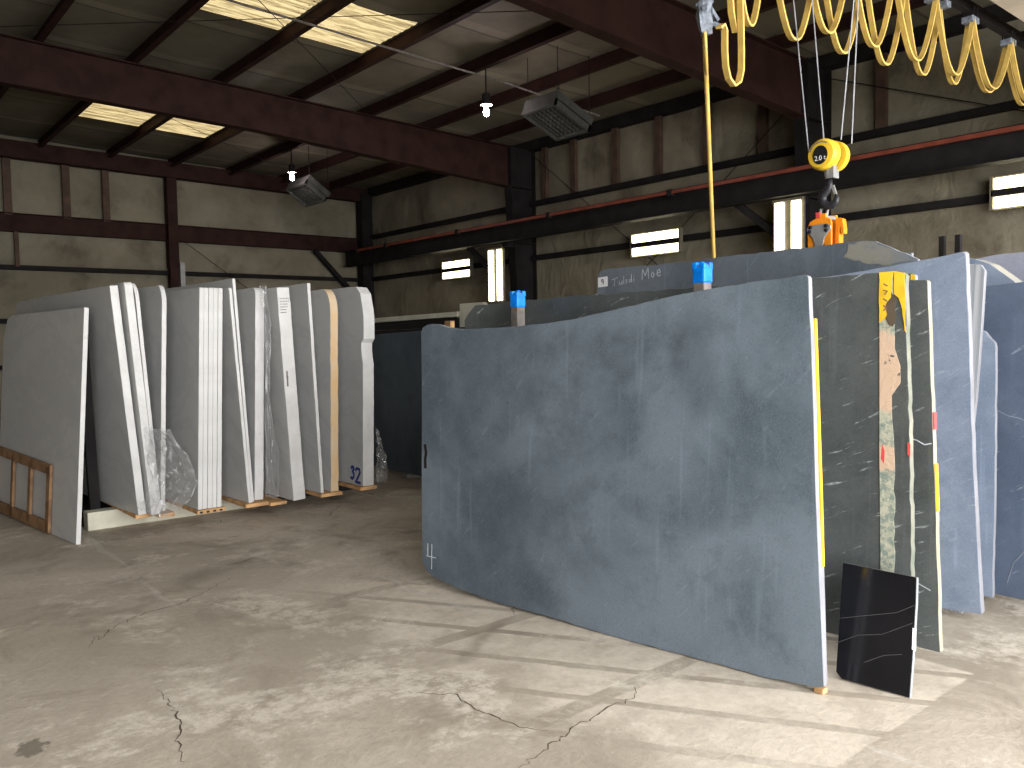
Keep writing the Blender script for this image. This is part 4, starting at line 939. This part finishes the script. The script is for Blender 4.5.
for k, x in enumerate([4.80] + XA[:] + XB[:]):
    y = 3.345
    t = thing('cable_trolley', 'small grey cable carriage on the track under the crane bridge', 'cable trolley', (x, y, 4.56), 'festoon cable trolleys')
    part(MB().box((x - .045, y - .055, 4.53), (x + .045, y + .055, 4.59)), 'saddle', 'grey_plug', t, bevel=.008)
    for s in (-1, 1):
        part(MB().lathe([(.018, 0), (.02, .004), (.018, .012)], (x, y + s * .045 - .006, 4.66), 'Y', 12), 'wheel', 'steel_dark', t)
        part(MB().box((x - .006, y + s * .045 - .005, 4.585), (x + .006, y + s * .045 + .005, 4.67)), 'hanger', 'steel_dark', t)
# pendant control cable
PC = thing('pendant_connector', 'lumpy grey cable connector from which the yellow control cable hangs', 'connector', (4.57, 3.38, 3.5))
mb = MB().lathe([(.012, .13), (.03, .12), (.05, .09), (.055, .02), (.046, -.05), (.03, -.10), (.02, -.11)], (4.57, 3.38, 3.64), seg=14)
for v in mb.bm.verts: v.co += Vector((noise.noise(v.co * 25), noise.noise(v.co * 25 + Vector((9, 9, 9))), 0)) * .035
part(mb, 'wrapped_plug', 'grey_plug', PC)
for i in range(4): part(MB().bar((4.57 + .02 * math.cos(i * 2), 3.38 + .02 * math.sin(i * 2), 3.72), (4.58 + .09 * math.cos(i * 1.7 + .4), 3.38 + .06 * math.sin(i * 1.7 + .4), 3.77 - .05 * i), .03, .02), 'plug_end', 'grey_plug', PC)
part(MB().tube([(4.57, 3.38, 3.75), (4.57, 3.38, 4.66)], .004, 6), 'hanger_wire', 'wire', PC)
part(MB().bar((4.62, 3.36, 3.60), (4.66, 3.31, 3.57), .03, .03), 'cable_grip', 'grey_plug', PC)
pts = [(4.57 + 1.05 * t, 3.39 + .695 * t, 3.55 - 1.40 * t) for t in [i / 24 for i in range(25)]] + [(5.65, 4.103, 2.07), (5.668, 4.108, 1.95), (5.676, 4.11, 1.8), (5.68, 4.11, 1.5), (5.68, 4.11, 1.25)]
tag(MB().tube(pts, .0155, 8).tube([(4.555, 3.375, 3.54), (4.60, 3.40, 3.43), (pts[4])], .010, 6).build('control_cable', 'yellow_cable', loc=pts[0], smooth=True), 'long straight yellow control cable hanging down behind the chalk marked slab', 'cable')
PB = thing('control_pendant', 'crane push button box at the low end of the yellow control cable', 'control box', (5.68, 4.11, 1.05))
part(MB().box((5.64, 4.08, 1.02), (5.72, 4.14, 1.26)), 'box', 'block_yellow', PB, bevel=.01)
for i in range(4): part(MB().lathe([(.014, 0), (.014, -.012), (.01, -.015)], (5.64, 4.11, 1.07 + i * .05), 'X', 10), 'push_button', 'black', PB)
